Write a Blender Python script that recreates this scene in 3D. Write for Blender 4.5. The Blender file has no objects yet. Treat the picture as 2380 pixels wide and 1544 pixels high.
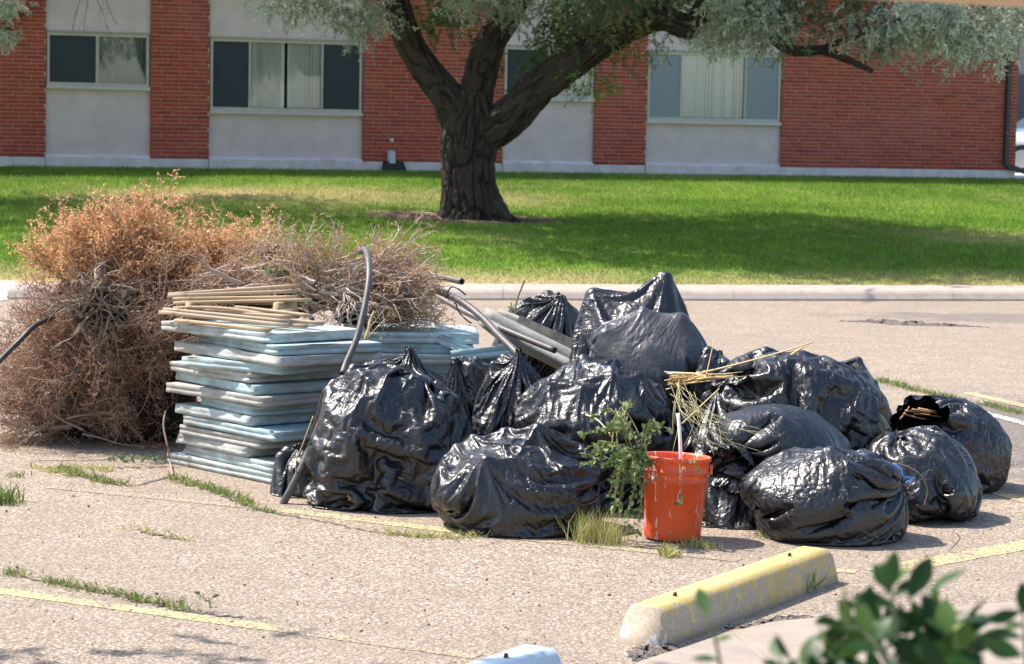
import bpy, math, random
import numpy as np
from mathutils import Matrix, Vector

# ---------------------------------------------------------------- camera, sky, sun, exposure
scene = bpy.context.scene
F_PX, CX, CY, EYE = 5764.0, 1190.0, 772.0, 1.83      # focal length and centre in units of a 2380 px wide picture
PITCH, ROLL = math.atan2(530.5, 6200.0), 0.02
cam_data = bpy.data.cameras.new("camera")
cam_data.sensor_width = 36.0
cam_data.lens = 36.0 * F_PX / 2380.0
cam_data.clip_start, cam_data.clip_end = 0.1, 600.0
cam_data.dof.use_dof = True
cam_data.dof.focus_distance = 11.0
cam_data.dof.aperture_fstop = 8.5
cam = bpy.data.objects.new("camera", cam_data)
scene.collection.objects.link(cam)
cam.matrix_world = (Matrix.Translation((0, 0, EYE)) @ Matrix.Rotation(math.pi / 2 - PITCH, 4, 'X')
                    @ Matrix.Rotation(ROLL, 4, 'Z'))
scene.camera = cam

SUN_DIR = Vector((-0.927, 0.375, 0.0)).normalized()    # horizontal direction towards the sun
SUN_EL = math.radians(55.0)
to_sun = Vector((SUN_DIR.x * math.cos(SUN_EL), SUN_DIR.y * math.cos(SUN_EL), math.sin(SUN_EL)))
world = bpy.data.worlds.new("World")
scene.world = world
world.use_nodes = True
wn = world.node_tree.nodes
wn.clear()
w_out = wn.new("ShaderNodeOutputWorld")
w_bg = wn.new("ShaderNodeBackground")
w_sky = wn.new("ShaderNodeTexSky")
w_sky.sky_type = 'NISHITA'
w_sky.sun_disc = False
w_sky.sun_elevation = SUN_EL
w_sky.sun_rotation = math.atan2(to_sun.x, to_sun.y)
w_sky.dust_density = 1.6
w_bg.inputs["Strength"].default_value = 0.15
world.node_tree.links.new(w_sky.outputs[0], w_bg.inputs[0])
world.node_tree.links.new(w_bg.outputs[0], w_out.inputs[0])
sun_data = bpy.data.lights.new("sun", 'SUN')
sun_data.energy = 4.3
sun_data.angle = math.radians(0.53)
sun_data.color = (1.0, 0.935, 0.84)
sun = bpy.data.objects.new("sun", sun_data)
scene.collection.objects.link(sun)
sun.location = (-20, 5, 30)
sun.rotation_euler = to_sun.to_track_quat('Z', 'Y').to_euler()
scene.view_settings.view_transform = 'Standard'
scene.view_settings.look = 'None'
scene.view_settings.exposure = 0.97
scene.view_settings.gamma = 1.0
scene.view_settings.use_curve_mapping = False
scene.cycles.max_bounces = 8
scene.cycles.transparent_max_bounces = 12
scene.cycles.use_denoising = True

# ---------------------------------------------------------------- surveying: a sight line of the camera -> a place
_cp, _sp = math.cos(PITCH), math.sin(PITCH)

def sight(x, y):
    u, v = x - CX, y - CY
    u0 = u * math.cos(ROLL) + v * math.sin(ROLL)
    v0 = -u * math.sin(ROLL) + v * math.cos(ROLL)
    return np.array([u0, F_PX * _cp - v0 * _sp, -F_PX * _sp - v0 * _cp])

def gnd(x, y, z=0.0):
    d = sight(x, y)
    return np.array([0, 0, EYE]) + d * ((z - EYE) / d[2])

def at(x, y, Y):
    d = sight(x, y)
    return np.array([0, 0, EYE]) + d * (Y / d[1])

# ---------------------------------------------------------------- object helpers
COL = scene.collection

def mesh(name, V, F, smooth=False):
    """V (n,3) array; F an (m,k) array or a list of such arrays or a list of tuples."""
    me = bpy.data.meshes.new(name)
    V = np.asarray(V, dtype=np.float32).reshape(-1, 3)
    if isinstance(F, np.ndarray):
        F = [F]
    if len(F) and not isinstance(F[0], np.ndarray):
        me.from_pydata(V.tolist(), [], [tuple(int(i) for i in f) for f in F])
    else:
        F = [f for f in F if len(f)]
        nl = sum(f.size for f in F)
        npoly = sum(len(f) for f in F)
        me.vertices.add(len(V))
        me.vertices.foreach_set("co", V.ravel())
        me.loops.add(nl)
        me.loops.foreach_set("vertex_index", np.concatenate([f.ravel() for f in F]).astype(np.int32))
        me.polygons.add(npoly)
        tot = np.concatenate([np.full(len(f), f.shape[1], np.int32) for f in F])
        st = np.concatenate([[0], np.cumsum(tot)[:-1]]).astype(np.int32)
        me.polygons.foreach_set("loop_start", st)
        me.polygons.foreach_set("loop_total", tot)
        me.update(calc_edges=True)
    if smooth:
        me.polygons.foreach_set("use_smooth", np.ones(len(me.polygons), dtype=bool))
    return me

def obj(name, me, mat=None, parent=None, loc=None, rot=None):
    o = bpy.data.objects.new(name, me)
    COL.objects.link(o)
    if mat is not None and me is not None and len(me.materials) == 0:
        for m in (mat if isinstance(mat, (list, tuple)) else [mat]):
            me.materials.append(m)
    if parent is not None:
        o.parent = parent
    if loc is not None:
        o.location = loc
    if rot is not None:
        o.rotation_euler = rot
    return o

def empty(name, loc=(0, 0, 0)):
    o = bpy.data.objects.new(name, None)
    o.empty_display_size = 0.1
    COL.objects.link(o)
    o.location = loc
    return o

def tag(o, label=None, cat=None, group=None, kind=None):
    if label: o["label"] = label
    if cat: o["category"] = cat
    if group: o["group"] = group
    if kind: o["kind"] = kind
    return o

class MB:
    """collects pieces of ONE part"""
    def __init__(s):
        s.V, s.F, s.n = [], [], 0
    def add(s, V, F):
        V = np.asarray(V, float).reshape(-1, 3)
        s.V.append(V)
        for f in F:
            s.F.append(tuple(int(i) + s.n for i in f))
        s.n += len(V)
        return s
    def box(s, a, b, M=None):
        (x0, y0, z0), (x1, y1, z1) = a, b
        V = np.array([(x0, y0, z0), (x1, y0, z0), (x1, y1, z0), (x0, y1, z0),
                      (x0, y0, z1), (x1, y0, z1), (x1, y1, z1), (x0, y1, z1)], float)
        if M is not None:
            V = V @ M[0].T + M[1]
        return s.add(V, [(3, 2, 1, 0), (4, 5, 6, 7), (0, 1, 5, 4), (1, 2, 6, 5), (2, 3, 7, 6), (3, 0, 4, 7)])
    def mesh(s, name, smooth=False):
        return mesh(name, np.concatenate(s.V), s.F, smooth)

def unit(v):
    v = np.asarray(v, float)
    return v / (np.linalg.norm(v, axis=-1, keepdims=True) + 1e-12)

def tube_arrays(P, R, sides=3, caps=True):
    """P (N,n,3) poly-lines, R (N,n) radii -> V, [F]"""
    P = np.asarray(P, float); R = np.asarray(R, float)
    N, n, _ = P.shape
    T = np.zeros_like(P)
    T[:, 1:-1] = P[:, 2:] - P[:, :-2]
    T[:, 0] = P[:, 1] - P[:, 0]
    T[:, -1] = P[:, -1] - P[:, -2]
    T = unit(T)
    ref = np.where(np.abs(T[:, :1, 2:3]) < 0.8, np.array([0, 0, 1.0]), np.array([1.0, 0, 0]))
    ref = np.broadcast_to(ref, T.shape)
    e1 = unit(np.cross(T, ref))
    e2 = np.cross(T, e1)
    a = np.arange(sides) * 2 * math.pi / sides
    V = P[:, :, None] + R[:, :, None, None] * (np.cos(a)[None, None, :, None] * e1[:, :, None] + np.sin(a)[None, None, :, None] * e2[:, :, None])
    idx = np.arange(N * n * sides).reshape(N, n, sides)
    A = idx[:, :-1]; B = idx[:, 1:]
    Fq = np.stack([A, np.roll(A, -1, 2), np.roll(B, -1, 2), B], -1).reshape(-1, 4)
    out = [Fq]
    if caps:
        c0 = idx[:, 0, ::-1].reshape(-1, sides); c1 = idx[:, -1].reshape(-1, sides)
        out += [c0, c1]
    return V.reshape(-1, 3), out

def smooth_curve(pts, n):
    """Catmull-Rom through pts, n points"""
    p = np.asarray(pts, float)
    p = np.vstack([2 * p[0] - p[1], p, 2 * p[-1] - p[-2]])
    k = len(p) - 3
    out = []
    for t in np.linspace(0, k - 1e-6, n):
        i = int(t); f = t - i
        a, b, c, d = p[i], p[i + 1], p[i + 2], p[i + 3]
        out.append(0.5 * ((2 * b) + (-a + c) * f + (2 * a - 5 * b + 4 * c - d) * f * f + (-a + 3 * b - 3 * c + d) * f ** 3))
    return np.array(out)

def hash3(i, j, k, s):
    x = (i * 374761393 + j * 668265263 + k * 2147483647 + s * 974711) & 0xffffffff
    x = ((x ^ (x >> 13)) * 1274126177) & 0xffffffff
    return ((x ^ (x >> 16)) & 0xffff) / 65535.0

def noise3(P, seed=0):
    """value noise in [-1,1]"""
    P = np.asarray(P, float)
    I = np.floor(P).astype(np.int64); f = P - I
    f = f * f * (3 - 2 * f)
    r = 0
    for dx in (0, 1):
        for dy in (0, 1):
            for dz in (0, 1):
                w = (f[..., 0] if dx else 1 - f[..., 0]) * (f[..., 1] if dy else 1 - f[..., 1]) * (f[..., 2] if dz else 1 - f[..., 2])
                r = r + w * hash3(I[..., 0] + dx, I[..., 1] + dy, I[..., 2] + dz, seed)
    return r * 2 - 1

def fbm(P, seed=0, o=4):
    r, a = 0, 1.0
    P = np.asarray(P, float)
    for k in range(o):
        r = r + a * noise3(P * 2 ** k, seed + k * 17)
        a *= 0.5
    return r / 1.9

# ---------------------------------------------------------------- material helpers
class NT:
    def __init__(s, name):
        s.m = bpy.data.materials.new(name)
        s.m.use_nodes = True
        s.t = s.m.node_tree
        s.b = s.t.nodes["Principled BSDF"]
        s.out = s.t.nodes["Material Output"]
        s._co = None
    def n(s, typ, **kw):
        nd = s.t.nodes.new("ShaderNode" + typ)
        for k, v in kw.items():
            if hasattr(nd, k): setattr(nd, k, v)
            else: nd.inputs[k].default_value = v
        return nd
    def l(s, a, b):
        s.t.links.new(a, b)
    def co(s, kind="Object"):
        if s._co is None:
            s._co = s.n("TexCoord")
        return s._co.outputs[kind]
    def pos(s):
        return s.n("NewGeometry").outputs["Position"]
    def noise(s, scale, detail=3, rough=0.55, vec=None, dist=0.0, stretch=None):
        nd = s.n("TexNoise")
        nd.inputs["Scale"].default_value = scale
        nd.inputs["Detail"].default_value = detail
        nd.inputs["Roughness"].default_value = rough
        nd.inputs["Distortion"].default_value = dist
        v = vec if vec is not None else s.co()
        if stretch is not None:
            mp = s.n("Mapping"); mp.inputs["Scale"].default_value = stretch
            s.l(v, mp.inputs["Vector"]); v = mp.outputs[0]
        s.l(v, nd.inputs["Vector"])
        return nd.outputs["Fac"]
    def voronoi(s, scale, out="Distance", vec=None, feature='F1', rnd=1.0):
        nd = s.n("TexVoronoi"); nd.feature = feature
        nd.inputs["Scale"].default_value = scale
        nd.inputs["Randomness"].default_value = rnd
        s.l(vec if vec is not None else s.co(), nd.inputs["Vector"])
        return nd.outputs[out]
    def ramp(s, fac, stops, interp='LINEAR'):
        nd = s.n("ValToRGB")
        r = nd.color_ramp; r.interpolation = interp
        while len(r.elements) < len(stops): r.elements.new(0.5)
        for e, (p, c) in zip(r.elements, stops):
            e.position = p
            e.color = (c[0], c[1], c[2], 1) if hasattr(c, "__len__") else (c, c, c, 1)
        s.l(fac, nd.inputs[0])
        return nd.outputs[0]
    def mix(s, fac, a, b, blend='MIX'):
        nd = s.n("Mix"); nd.data_type = 'RGBA'; nd.blend_type = blend
        for i, v in ((0, fac), (6, a), (7, b)):
            if isinstance(v, bpy.types.NodeSocket): s.l(v, nd.inputs[i])
            elif hasattr(v, "__len__"): nd.inputs[i].default_value = (v[0], v[1], v[2], 1)
            else: nd.inputs[i].default_value = v
        return nd.outputs[2]
    def math(s, op, a, b=0.0):
        nd = s.n("Math"); nd.operation = op
        for i, v in ((0, a), (1, b)):
            if isinstance(v, bpy.types.NodeSocket): s.l(v, nd.inputs[i])
            else: nd.inputs[i].default_value = v
        return nd.outputs[0]
    def color(s, c):
        if isinstance(c, bpy.types.NodeSocket): s.l(c, s.b.inputs["Base Color"])
        else: s.b.inputs["Base Color"].default_value = (c[0], c[1], c[2], 1)
        return s
    def set(s, **kw):
        for k, v in kw.items():
            k = k.replace("_", " ")
            if isinstance(v, bpy.types.NodeSocket): s.l(v, s.b.inputs[k])
            else: s.b.inputs[k].default_value = v
        return s
    def bump(s, h, strength=0.3, dist=0.01, normal=None):
        nd = s.n("Bump")
        nd.inputs["Strength"].default_value = strength
        nd.inputs["Distance"].default_value = dist
        s.l(h, nd.inputs["Height"])
        if normal is not None: s.l(normal, nd.inputs["Normal"])
        s.l(nd.outputs[0], s.b.inputs["Normal"])
        return nd.outputs[0]
    def rand(s):
        return s.n("ObjectInfo").outputs["Random"]

def simple(name, c, rough=0.6, metal=0.0, var=0.0, spec=0.5):
    t = NT(name)
    if var:
        f = t.noise(9, 4)
        d = tuple(x * (1 - var) for x in c); e = tuple(min(1, x * (1 + var)) for x in c)
        t.color(t.ramp(f, [(0.3, d), (0.7, e)]))
    else:
        t.color(c)
    t.set(Roughness=rough, Metallic=metal)
    t.b.inputs["Specular IOR Level"].default_value = spec
    return t.m
# ---------------------------------------------------------------- shared materials and colour attributes
def set_col(me, C, name="col"):
    C = np.asarray(C, np.float32).reshape(-1, 3)
    a = me.attributes.new(name, 'FLOAT_COLOR', 'POINT')
    a.data.foreach_set("color", np.concatenate([C, np.ones((len(C), 1), np.float32)], 1).ravel())

def attr_mat(name, rough=0.75, trans=0.0, bump=None, spec=0.3, two=False):
    t = NT(name)
    at_ = t.n("Attribute"); at_.attribute_name = "col"
    c = at_.outputs["Color"]
    t.color(c)
    t.set(Roughness=rough)
    t.b.inputs["Specular IOR Level"].default_value = spec
    if trans:
        tr = t.n("BsdfTranslucent"); t.l(c, tr.inputs[0])
        mx = t.n("MixShader"); mx.inputs[0].default_value = trans
        t.l(t.b.outputs[0], mx.inputs[1]); t.l(tr.outputs[0], mx.inputs[2])
        t.l(mx.outputs[0], t.out.inputs[0])
    if bump:
        t.bump(t.noise(bump[0], 4), bump[1], bump[2])
    return t.m

M_LEAF = attr_mat("leaf", 0.55, 0.3, spec=0.2)
M_TWIG = attr_mat("twig", 0.85)
M_GRASS = attr_mat("grass_blade", 0.7, 0.35, spec=0.04)
rngG = np.random.default_rng(11)

# ---------------------------------------------------------------- lot: worn chip-seal asphalt
ZONES = ((3.9, 14.6, 1.75, 2.6, 0.8), (6.2, 24.1, 3.4, 0.75, 0.6), (1.3, 17.5, 2.2, 0.5, 0.25))
def asphalt(name, light, dark, stain=0.5, chip=72.0, big=(0.35, 0.65), zones=ZONES):
    t = NT(name)
    p = t.pos()
    cell = t.voronoi(chip, "Color", vec=p)
    sep = t.n("SeparateColor"); t.l(cell, sep.inputs[0])
    chips = t.ramp(sep.outputs[0], [(0.0, tuple(x * 0.34 for x in light)), (0.14, tuple(x * 0.6 for x in light)), (0.45, light),
                                     (0.62, (light[0] * 1.12, light[1] * 0.98, light[2] * 0.88)), (0.85, tuple(min(1, x * 1.25) for x in light)), (1.0, tuple(min(1, x * 1.7) for x in light))])
    d = t.voronoi(chip, "Distance", vec=p)
    binder = t.ramp(d, [(0.35, 0.0), (0.62, 0.75)])
    col = t.mix(binder, chips, dark)
    bign = t.noise(0.55, 5, 0.6, vec=p)
    col = t.mix(t.math('MULTIPLY', t.ramp(bign, [(big[0], 0), (big[1], 1)]), stain), col, tuple(x * 0.62 for x in light), 'MIX')
    mid = t.noise(3.2, 4, 0.65, vec=p)
    col = t.mix(t.ramp(mid, [(0.35, 0.35), (0.6, 0.0)]), col, dark)
    if zones:      # older dark surfacing at the right and by the gutter
        xyz = t.n("SeparateXYZ"); t.l(p, xyz.inputs[0])
        for (zx, zy, rx, ry, amt) in zones:
            ex = t.math('MULTIPLY', t.math('SUBTRACT', xyz.outputs[0], zx), 1 / rx)
            ey = t.math('MULTIPLY', t.math('SUBTRACT', xyz.outputs[1], zy), 1 / ry)
            d2 = t.math('ADD', t.math('MULTIPLY', ex, ex), t.math('MULTIPLY', ey, ey))
            d2 = t.math('ADD', d2, t.math('MULTIPLY', t.math('SUBTRACT', t.noise(1.6, 5, 0.65, vec=p), 0.5), 1.7))
            m_ = t.math('MULTIPLY', t.ramp(d2, [(0.55, 1), (1.0, 0)]), amt)
            dk = t.mix(0.72, col, (0.085, 0.08, 0.085))
            col = t.mix(m_, col, dk)
    t.color(col)
    t.set(Roughness=0.9)
    t.b.inputs["Specular IOR Level"].default_value = 0.25
    h = t.math('ADD', t.math('MULTIPLY', d, -0.6), t.math('MULTIPLY', t.noise(40, 3, vec=p), 0.8))
    t.bump(h, 0.75, 0.012)
    return t
A_LIGHT, A_DARK = (0.405, 0.332, 0.262), (0.195, 0.155, 0.122)
M_LOT = asphalt("lot_asphalt", A_LIGHT, A_DARK).m
M_DARKLOT = asphalt("dark_asphalt", (0.19, 0.16, 0.145), (0.09, 0.078, 0.072), 0.3, zones=()).m

def ground_z(X, Y):
    return 0.0
g_me = mesh("ground", [(-160, -40, 0), (160, -40, 0), (160, 260, 0), (-160, 260, 0)], [(0, 1, 2, 3)])
tag(obj("ground", g_me, M_LOT), kind="structure")

def sheet(name, pts, z, mat, kind="structure", parent=None, n_noise=0.0, seed=0, dens=0.08):
    """flat polygon lying on the ground, its edge broken up"""
    P = np.array([(p[0], p[1]) for p in pts], float)
    if n_noise:
        out = []
        for i in range(len(P)):
            a, b = P[i], P[(i + 1) % len(P)]
            k = max(1, int(np.linalg.norm(b - a) / dens))
            for j in range(k):
                out.append(a + (b - a) * j / k)
        P = np.array(out)
        Q = np.c_[P * 6, np.full(len(P), seed * 5.1)]
        P = P + n_noise * np.stack([fbm(Q, seed), fbm(Q + 40, seed + 3)], 1)
    V = np.c_[P, np.full(len(P), z)]
    me = bpy.data.meshes.new(name)
    me.from_pydata(V.tolist(), [], [tuple(range(len(P)))])
    o = obj(name, me, mat, parent)
    if kind: tag(o, kind=kind)
    return o

def paint(name, col, wear_lo=0.42, wear_hi=0.6):
    t = asphalt(name, A_LIGHT, A_DARK)
    p = t.pos()
    src = t.b.inputs["Base Color"].links[0].from_socket
    w = t.noise(26, 6, 0.75, vec=p)
    w2 = t.noise(4.5, 3, 0.6, vec=p)
    chip = t.voronoi(72.0, "Distance", vec=p)
    f = t.math('ADD', t.math('MULTIPLY', w, 0.6), t.math('MULTIPLY', w2, 0.4))
    f = t.math('SUBTRACT', f, t.math('MULTIPLY', t.ramp(chip, [(0.35, 0), (0.7, 1)]), 0.16))
    fac = t.ramp(f, [(wear_lo, 0), (wear_hi, 1)])
    t.color(t.mix(fac, src, col))
    t.set(Roughness=0.8)
    return t.m
M_YEL = paint("worn_yellow_paint", (0.66, 0.52, 0.22), 0.36, 0.52)
M_YEL2 = paint("faded_yellow_paint", (0.62, 0.50, 0.26), 0.43, 0.62)
M_WHT = paint("worn_white_paint", (0.66, 0.63, 0.58), 0.36, 0.5)

def stripe(a, b, w, mat, z=0.002, name="parking_line"):
    a, b = a[:2], b[:2]
    d = unit(b - a); nrm = np.array([-d[1], d[0]]) * w / 2
    return sheet(name, [a + nrm, a - nrm, b - nrm, b + nrm], z, mat, n_noise=0.006, seed=int(abs(a[0]) * 31) + 2, dens=0.03)
stripe(gnd(-120, 1358), gnd(640, 1462), 0.095, M_YEL)
stripe(gnd(640, 1462), gnd(1112, 1527), 0.085, M_YEL2)
stripe(gnd(110, 1132), gnd(650, 1186), 0.085, M_YEL2)
stripe(gnd(650, 1186), gnd(1120, 1243), 0.10, M_YEL)
stripe(gnd(1120, 1243), gnd(1720, 1303), 0.085, M_YEL2)
stripe(gnd(1925, 1325), gnd(1990, 1331), 0.08, M_YEL)
stripe(gnd(2040, 1330), gnd(2440, 1257), 0.15, M_YEL)
stripe(gnd(2190, 1110), gnd(2460, 1186), 0.10, M_YEL, z=0.003)
stripe(gnd(2248, 914), gnd(2460, 962), 0.11, M_YEL, z=0.003)
stripe(gnd(2255, 952), gnd(2460, 1005), 0.10, M_WHT, z=0.003)

# cracks: a shallow broken trench seen as a raised torn edge
def crack(name, pxs, w=0.02, h=0.02, seed=0, mat=None):
    P = smooth_curve([gnd(*q)[:2].tolist() + [0] for q in pxs], 14 * len(pxs))
    r = np.random.default_rng(seed)
    P[:, :2] += r.normal(0, 0.012, (len(P), 2))
    d = unit(np.gradient(P, axis=0)); nn = np.stack([-d[:, 1], d[:, 0], 0 * d[:, 0]], 1)
    ww = w * (0.4 + r.random(len(P))) * np.sin(np.linspace(0.15, math.pi - 0.15, len(P)))
    hh = h * (0.3 + r.random(len(P))) * np.sin(np.linspace(0.1, math.pi - 0.1, len(P)))
    prof = [(-1.6, 0.002), (-0.5, 1.0), (0.4, 0.9), (1.5, 0.002)]
    V = np.stack([P + nn * (ww * a)[:, None] + np.array([0, 0, 1.0]) * np.maximum(0.003, hh * b)[:, None] for a, b in prof], 1)
    idx = np.arange(len(P) * 4).reshape(-1, 4)
    F = np.stack([idx[:-1, :-1], idx[1:, :-1], idx[1:, 1:], idx[:-1, 1:]], -1).reshape(-1, 4)
    return tag(obj(name, mesh(name, V.reshape(-1, 3), F), mat or M_DARKLOT), kind="structure")
crack("pothole_edge", [(1945, 747), (2030, 749), (2090, 754), (2170, 756), (2300, 761)], 0.07, 0.035, 3)  # broken lip of a pothole; its dark colour also carries the shadow line
for k_, px_ in enumerate(([(0, 1334), (110, 1352), (245, 1378), (390, 1412), (520, 1432), (640, 1440)], [(120, 1088), (185, 1108), (300, 1130), (400, 1112), (520, 1150), (600, 1185), (760, 1215), (900, 1240), (1130, 1252)],
                         [(310, 1230), (370, 1246), (440, 1258)], [(2045, 885), (2200, 925), (2290, 942), (2400, 968)])):
    crack("asphalt_crack", px_, 0.007, 0.004, 20 + k_)
crack("asphalt_crack", [(1480, 1535), (1520, 1513), (1560, 1500)], 0.05, 0.02, 5)
crack("asphalt_crack", [(1700, 1462), (1780, 1452), (1860, 1442), (1900, 1441)], 0.03, 0.02, 6)

# ---------------------------------------------------------------- concrete walk in the foreground corner
def concrete(name, c, var=0.18, bump=0.25, scale=7):
    t = NT(name)
    p = t.pos()
    n1 = t.noise(scale, 6, 0.65, vec=p)
    n2 = t.noise(scale * 14, 3, 0.6, vec=p)
    col = t.ramp(n1, [(0.3, tuple(x * (1 - var) for x in c)), (0.7, tuple(min(1, x * (1 + var * 0.6)) for x in c))])
    col = t.mix(t.ramp(n2, [(0.3, 0.35), (0.5, 0)]), col, tuple(x * 0.6 for x in c))
    t.color(col).set(Roughness=0.88)
    t.b.inputs["Specular IOR Level"].default_value = 0.3
    t.bump(t.math('ADD', n2, t.math('MULTIPLY', n1, 0.6)), bump, 0.01)
    return t
M_WALK = concrete("walk_concrete", (0.33, 0.275, 0.225)).m
M_CURB = concrete("curb_concrete", (0.41, 0.34, 0.29), 0.18).m
walk_edge = [gnd(1480, 1556), gnd(1590, 1522), gnd(1700, 1484), gnd(1790, 1462), gnd(1950, 1446), gnd(2276, 1420), gnd(2420, 1410)]
wf = [p[:2] for p in walk_edge]
joint = [(wf[2], np.array([1.9, 7.6])), (wf[5] * 0.4 + wf[4] * 0.6, np.array([2.6, 8.3]))]
# slabs between joints, each a real slab with a bevelled top edge
slab_pts = [
    [wf[0], wf[1], wf[2], np.array([1.05, 7.0]), np.array([0.2, 7.2])],
    [wf[2], wf[3], wf[4], wf[4] * 0.6 + wf[5] * 0.4, np.array([2.05, 7.3]), np.array([1.05, 7.0])],
    [wf[4] * 0.6 + wf[5] * 0.4, wf[5], wf[6], np.array([3.2, 8.6]), np.array([2.05, 7.3])],
]
walk = empty("walkway", (1.3, 8.0, 0))
tag(walk, kind="structure")
for k, pts in enumerate(slab_pts):
    P = np.array(pts); cen = P.mean(0)
    Q = cen + (P - cen) * (1 - 0.006 / np.linalg.norm(P - cen, axis=1, keepdims=True))
    n = len(P)
    V = np.concatenate([np.c_[Q, np.zeros(n)], np.c_[Q, np.full(n, 0.022)], np.c_[cen + (Q - cen) * 0.985, np.full(n, 0.03)]])
    V[:, 0] -= 1.3; V[:, 1] -= 8.0
    F = [tuple(range(2 * n, 3 * n))]
    for i in range(n):
        j = (i + 1) % n
        F += [(i, j, n + j, n + i), (n + i, n + j, 2 * n + j, 2 * n + i)]
    me = mesh("slab", V, F)
    bm_ok = me.validate()
    obj("slab", me, M_WALK, walk)

# ---------------------------------------------------------------- curb and lawn
def curb_front(X):
    return np.interp(X, [-4.9, -0.49, 2.27, 5.44, 20], [23.95, 25.06, 25.72, 26.57, 30.5])
WALL_TH = math.radians(19.4)
WALL_O = np.array([0, 44.6])
w_e = np.array([math.cos(WALL_TH), math.sin(WALL_TH)]); w_n = np.array([math.sin(WALL_TH), -math.cos(WALL_TH)])
def lawn_front(X):
    return np.interp(X, [-16, -7, -5.3, -4.9, -4.2, -0.49, 2.27, 5.44, 20], [27.9, 26.7, 26.5, 25.4, 24.95, 25.72, 26.36, 27.2, 31.1])
def lawn_z(X, Y):
    yf = lawn_front(X)
    yb = WALL_O[1] + (X) * math.tan(WALL_TH)
    t = np.clip((Y - yf) / (yb - yf), -0.05, 1.0)
    P = np.stack([X * 0.25, Y * 0.25, 0 * X], -1)
    z0 = np.interp(X, [-5.3, -4.7], [0.02, 0.125])
    return z0 + (0.885 - z0) * t ** 0.95 + 0.035 * fbm(P, 5, 3) * np.sin(np.clip(t, 0, 1) * math.pi)

TREE = np.array([-0.55, 34.3])
def dry_mask(X, Y):
    P = np.stack([X * 0.6, Y * 0.35, 0 * X], -1)
    n = fbm(P, 21, 4)
    P2 = np.stack([X * 3, Y * 1.5, 0 * X], -1)
    n2 = fbm(P2, 31, 3)
    edge = np.clip(1 - (Y - lawn_front(X)) / 1.7, 0, 1) ** 0.7
    band = 1.25 * np.exp(-((Y - 37.6 - 0.12 * X) / 1.7) ** 2) * np.exp(-((X + 3.4) / 3.2) ** 2)
    rt = np.exp(-((X - 6.3) / 1.3) ** 2 - ((Y - 33.2) / 1.2) ** 2)
    d = edge * (0.85 + 0.5 * n) + band * (0.85 + 0.5 * n) + 0.45 * rt + 0.45 * np.clip(n - 0.12, 0, 1) + 0.2 * n2
    return np.clip(d, 0, 1)
def dirt_mask(X, Y):
    P = np.stack([X * 1.6, Y * 0.8, 0 * X], -1)
    r = np.sqrt(((X - TREE[0] + 0.1) / 1.45) ** 2 + ((Y - TREE[1] + 0.15) / 1.0) ** 2) + 0.28 * fbm(P, 41, 3)
    return np.clip((1.05 - r) / 0.18, 0, 1)
GREEN = np.array([0.105, 0.225, 0.028]); GREEN2 = np.array([0.215, 0.345, 0.048]); DRY = np.array([0.50, 0.40, 0.20]); DIRT = np.array([0.16, 0.11, 0.085])
def lawn_color(X, Y, rng=None):
    P = np.stack([X * 0.9, Y * 0.5, 0 * X], -1)
    m = np.clip(0.5 + 0.8 * fbm(P, 51, 4) + 0.35 * fbm(P * 6, 53, 2), 0, 1)[..., None]
    C = GREEN * (1 - m) + GREEN2 * m
    d = dry_mask(X, Y)[..., None]
    if rng is not None:
        d = np.clip(d + rng.normal(0, 0.22, d.shape), 0, 1)
        C = C * rng.uniform(0.55, 1.45, d.shape)
    C = C * (1 - d) + DRY * d
    return C

ns, nt_ = 220, 120
sx = np.linspace(-15, 18, ns); tt = np.linspace(0, 1, nt_)
GX, GT = np.meshgrid(sx, tt)
yf = lawn_front(GX); yb = WALL_O[1] + GX * math.tan(WALL_TH) + 0.05
GY = yf + (yb - yf) * GT
GZ = lawn_z(GX, GY)
GZ[0] -= 0.03
V = np.stack([GX, GY, GZ], -1).reshape(-1, 3)
idx = np.arange(ns * nt_).reshape(nt_, ns)
F = np.stack([idx[:-1, :-1], idx[:-1, 1:], idx[1:, 1:], idx[1:, :-1]], -1).reshape(-1, 4)
lm = mesh("lawn", V, F, True)
C = lawn_color(GX, GY).reshape(-1, 3) * 0.75
dm = dirt_mask(GX, GY).reshape(-1, 1)
set_col(lm, C * (1 - dm) + DIRT * dm)
tag(obj("lawn", lm, attr_mat("turf", 0.95, bump=(60, 0.6, 0.03), spec=0.0)), kind="structure")

NB = 330000
bx = rngG.uniform(-8.5, 11.5, NB); bt = rngG.random(NB) ** 1.0
bf = lawn_front(bx); bb = WALL_O[1] + bx * math.tan(WALL_TH)
by = bf - 0.03 + (bb - bf - 0.02) * bt
inview = np.abs(bx) < 0.24 * by + 0.5
keep = inview & (rngG.random(NB) > dirt_mask(bx, by) * 0.97)
# mowing: thinner where dry
bx, by = bx[keep], by[keep]
nbk = len(bx)
bz = lawn_z(bx, by)
ang = rngG.uniform(0, 2 * math.pi, nbk)
hgt = rngG.uniform(0.028, 0.065, nbk) * (1 - 0.45 * dry_mask(bx, by))
wid = rngG.uniform(0.004, 0.009, nbk)
base = np.stack([bx, by, bz - 0.004], 1)
side = np.stack([np.cos(ang), np.sin(ang), 0 * ang], 1) * wid[:, None]
lean = np.stack([rngG.normal(0, 0.5, nbk), rngG.normal(0, 0.5, nbk), np.ones(nbk)], 1) * hgt[:, None]
V = np.stack([base - side, base + side, base + lean], 1).reshape(-1, 3)
F = np.arange(nbk * 3).reshape(-1, 3)
gm = mesh("lawn_grass", V, F)
bc = lawn_color(bx, by, rngG)
set_col(gm, np.repeat(bc, 3, 0))
tag(obj("lawn_grass", gm, M_GRASS), "short mown green lawn grass with dry tan edge by the curb", "grass", kind="stuff")

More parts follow.
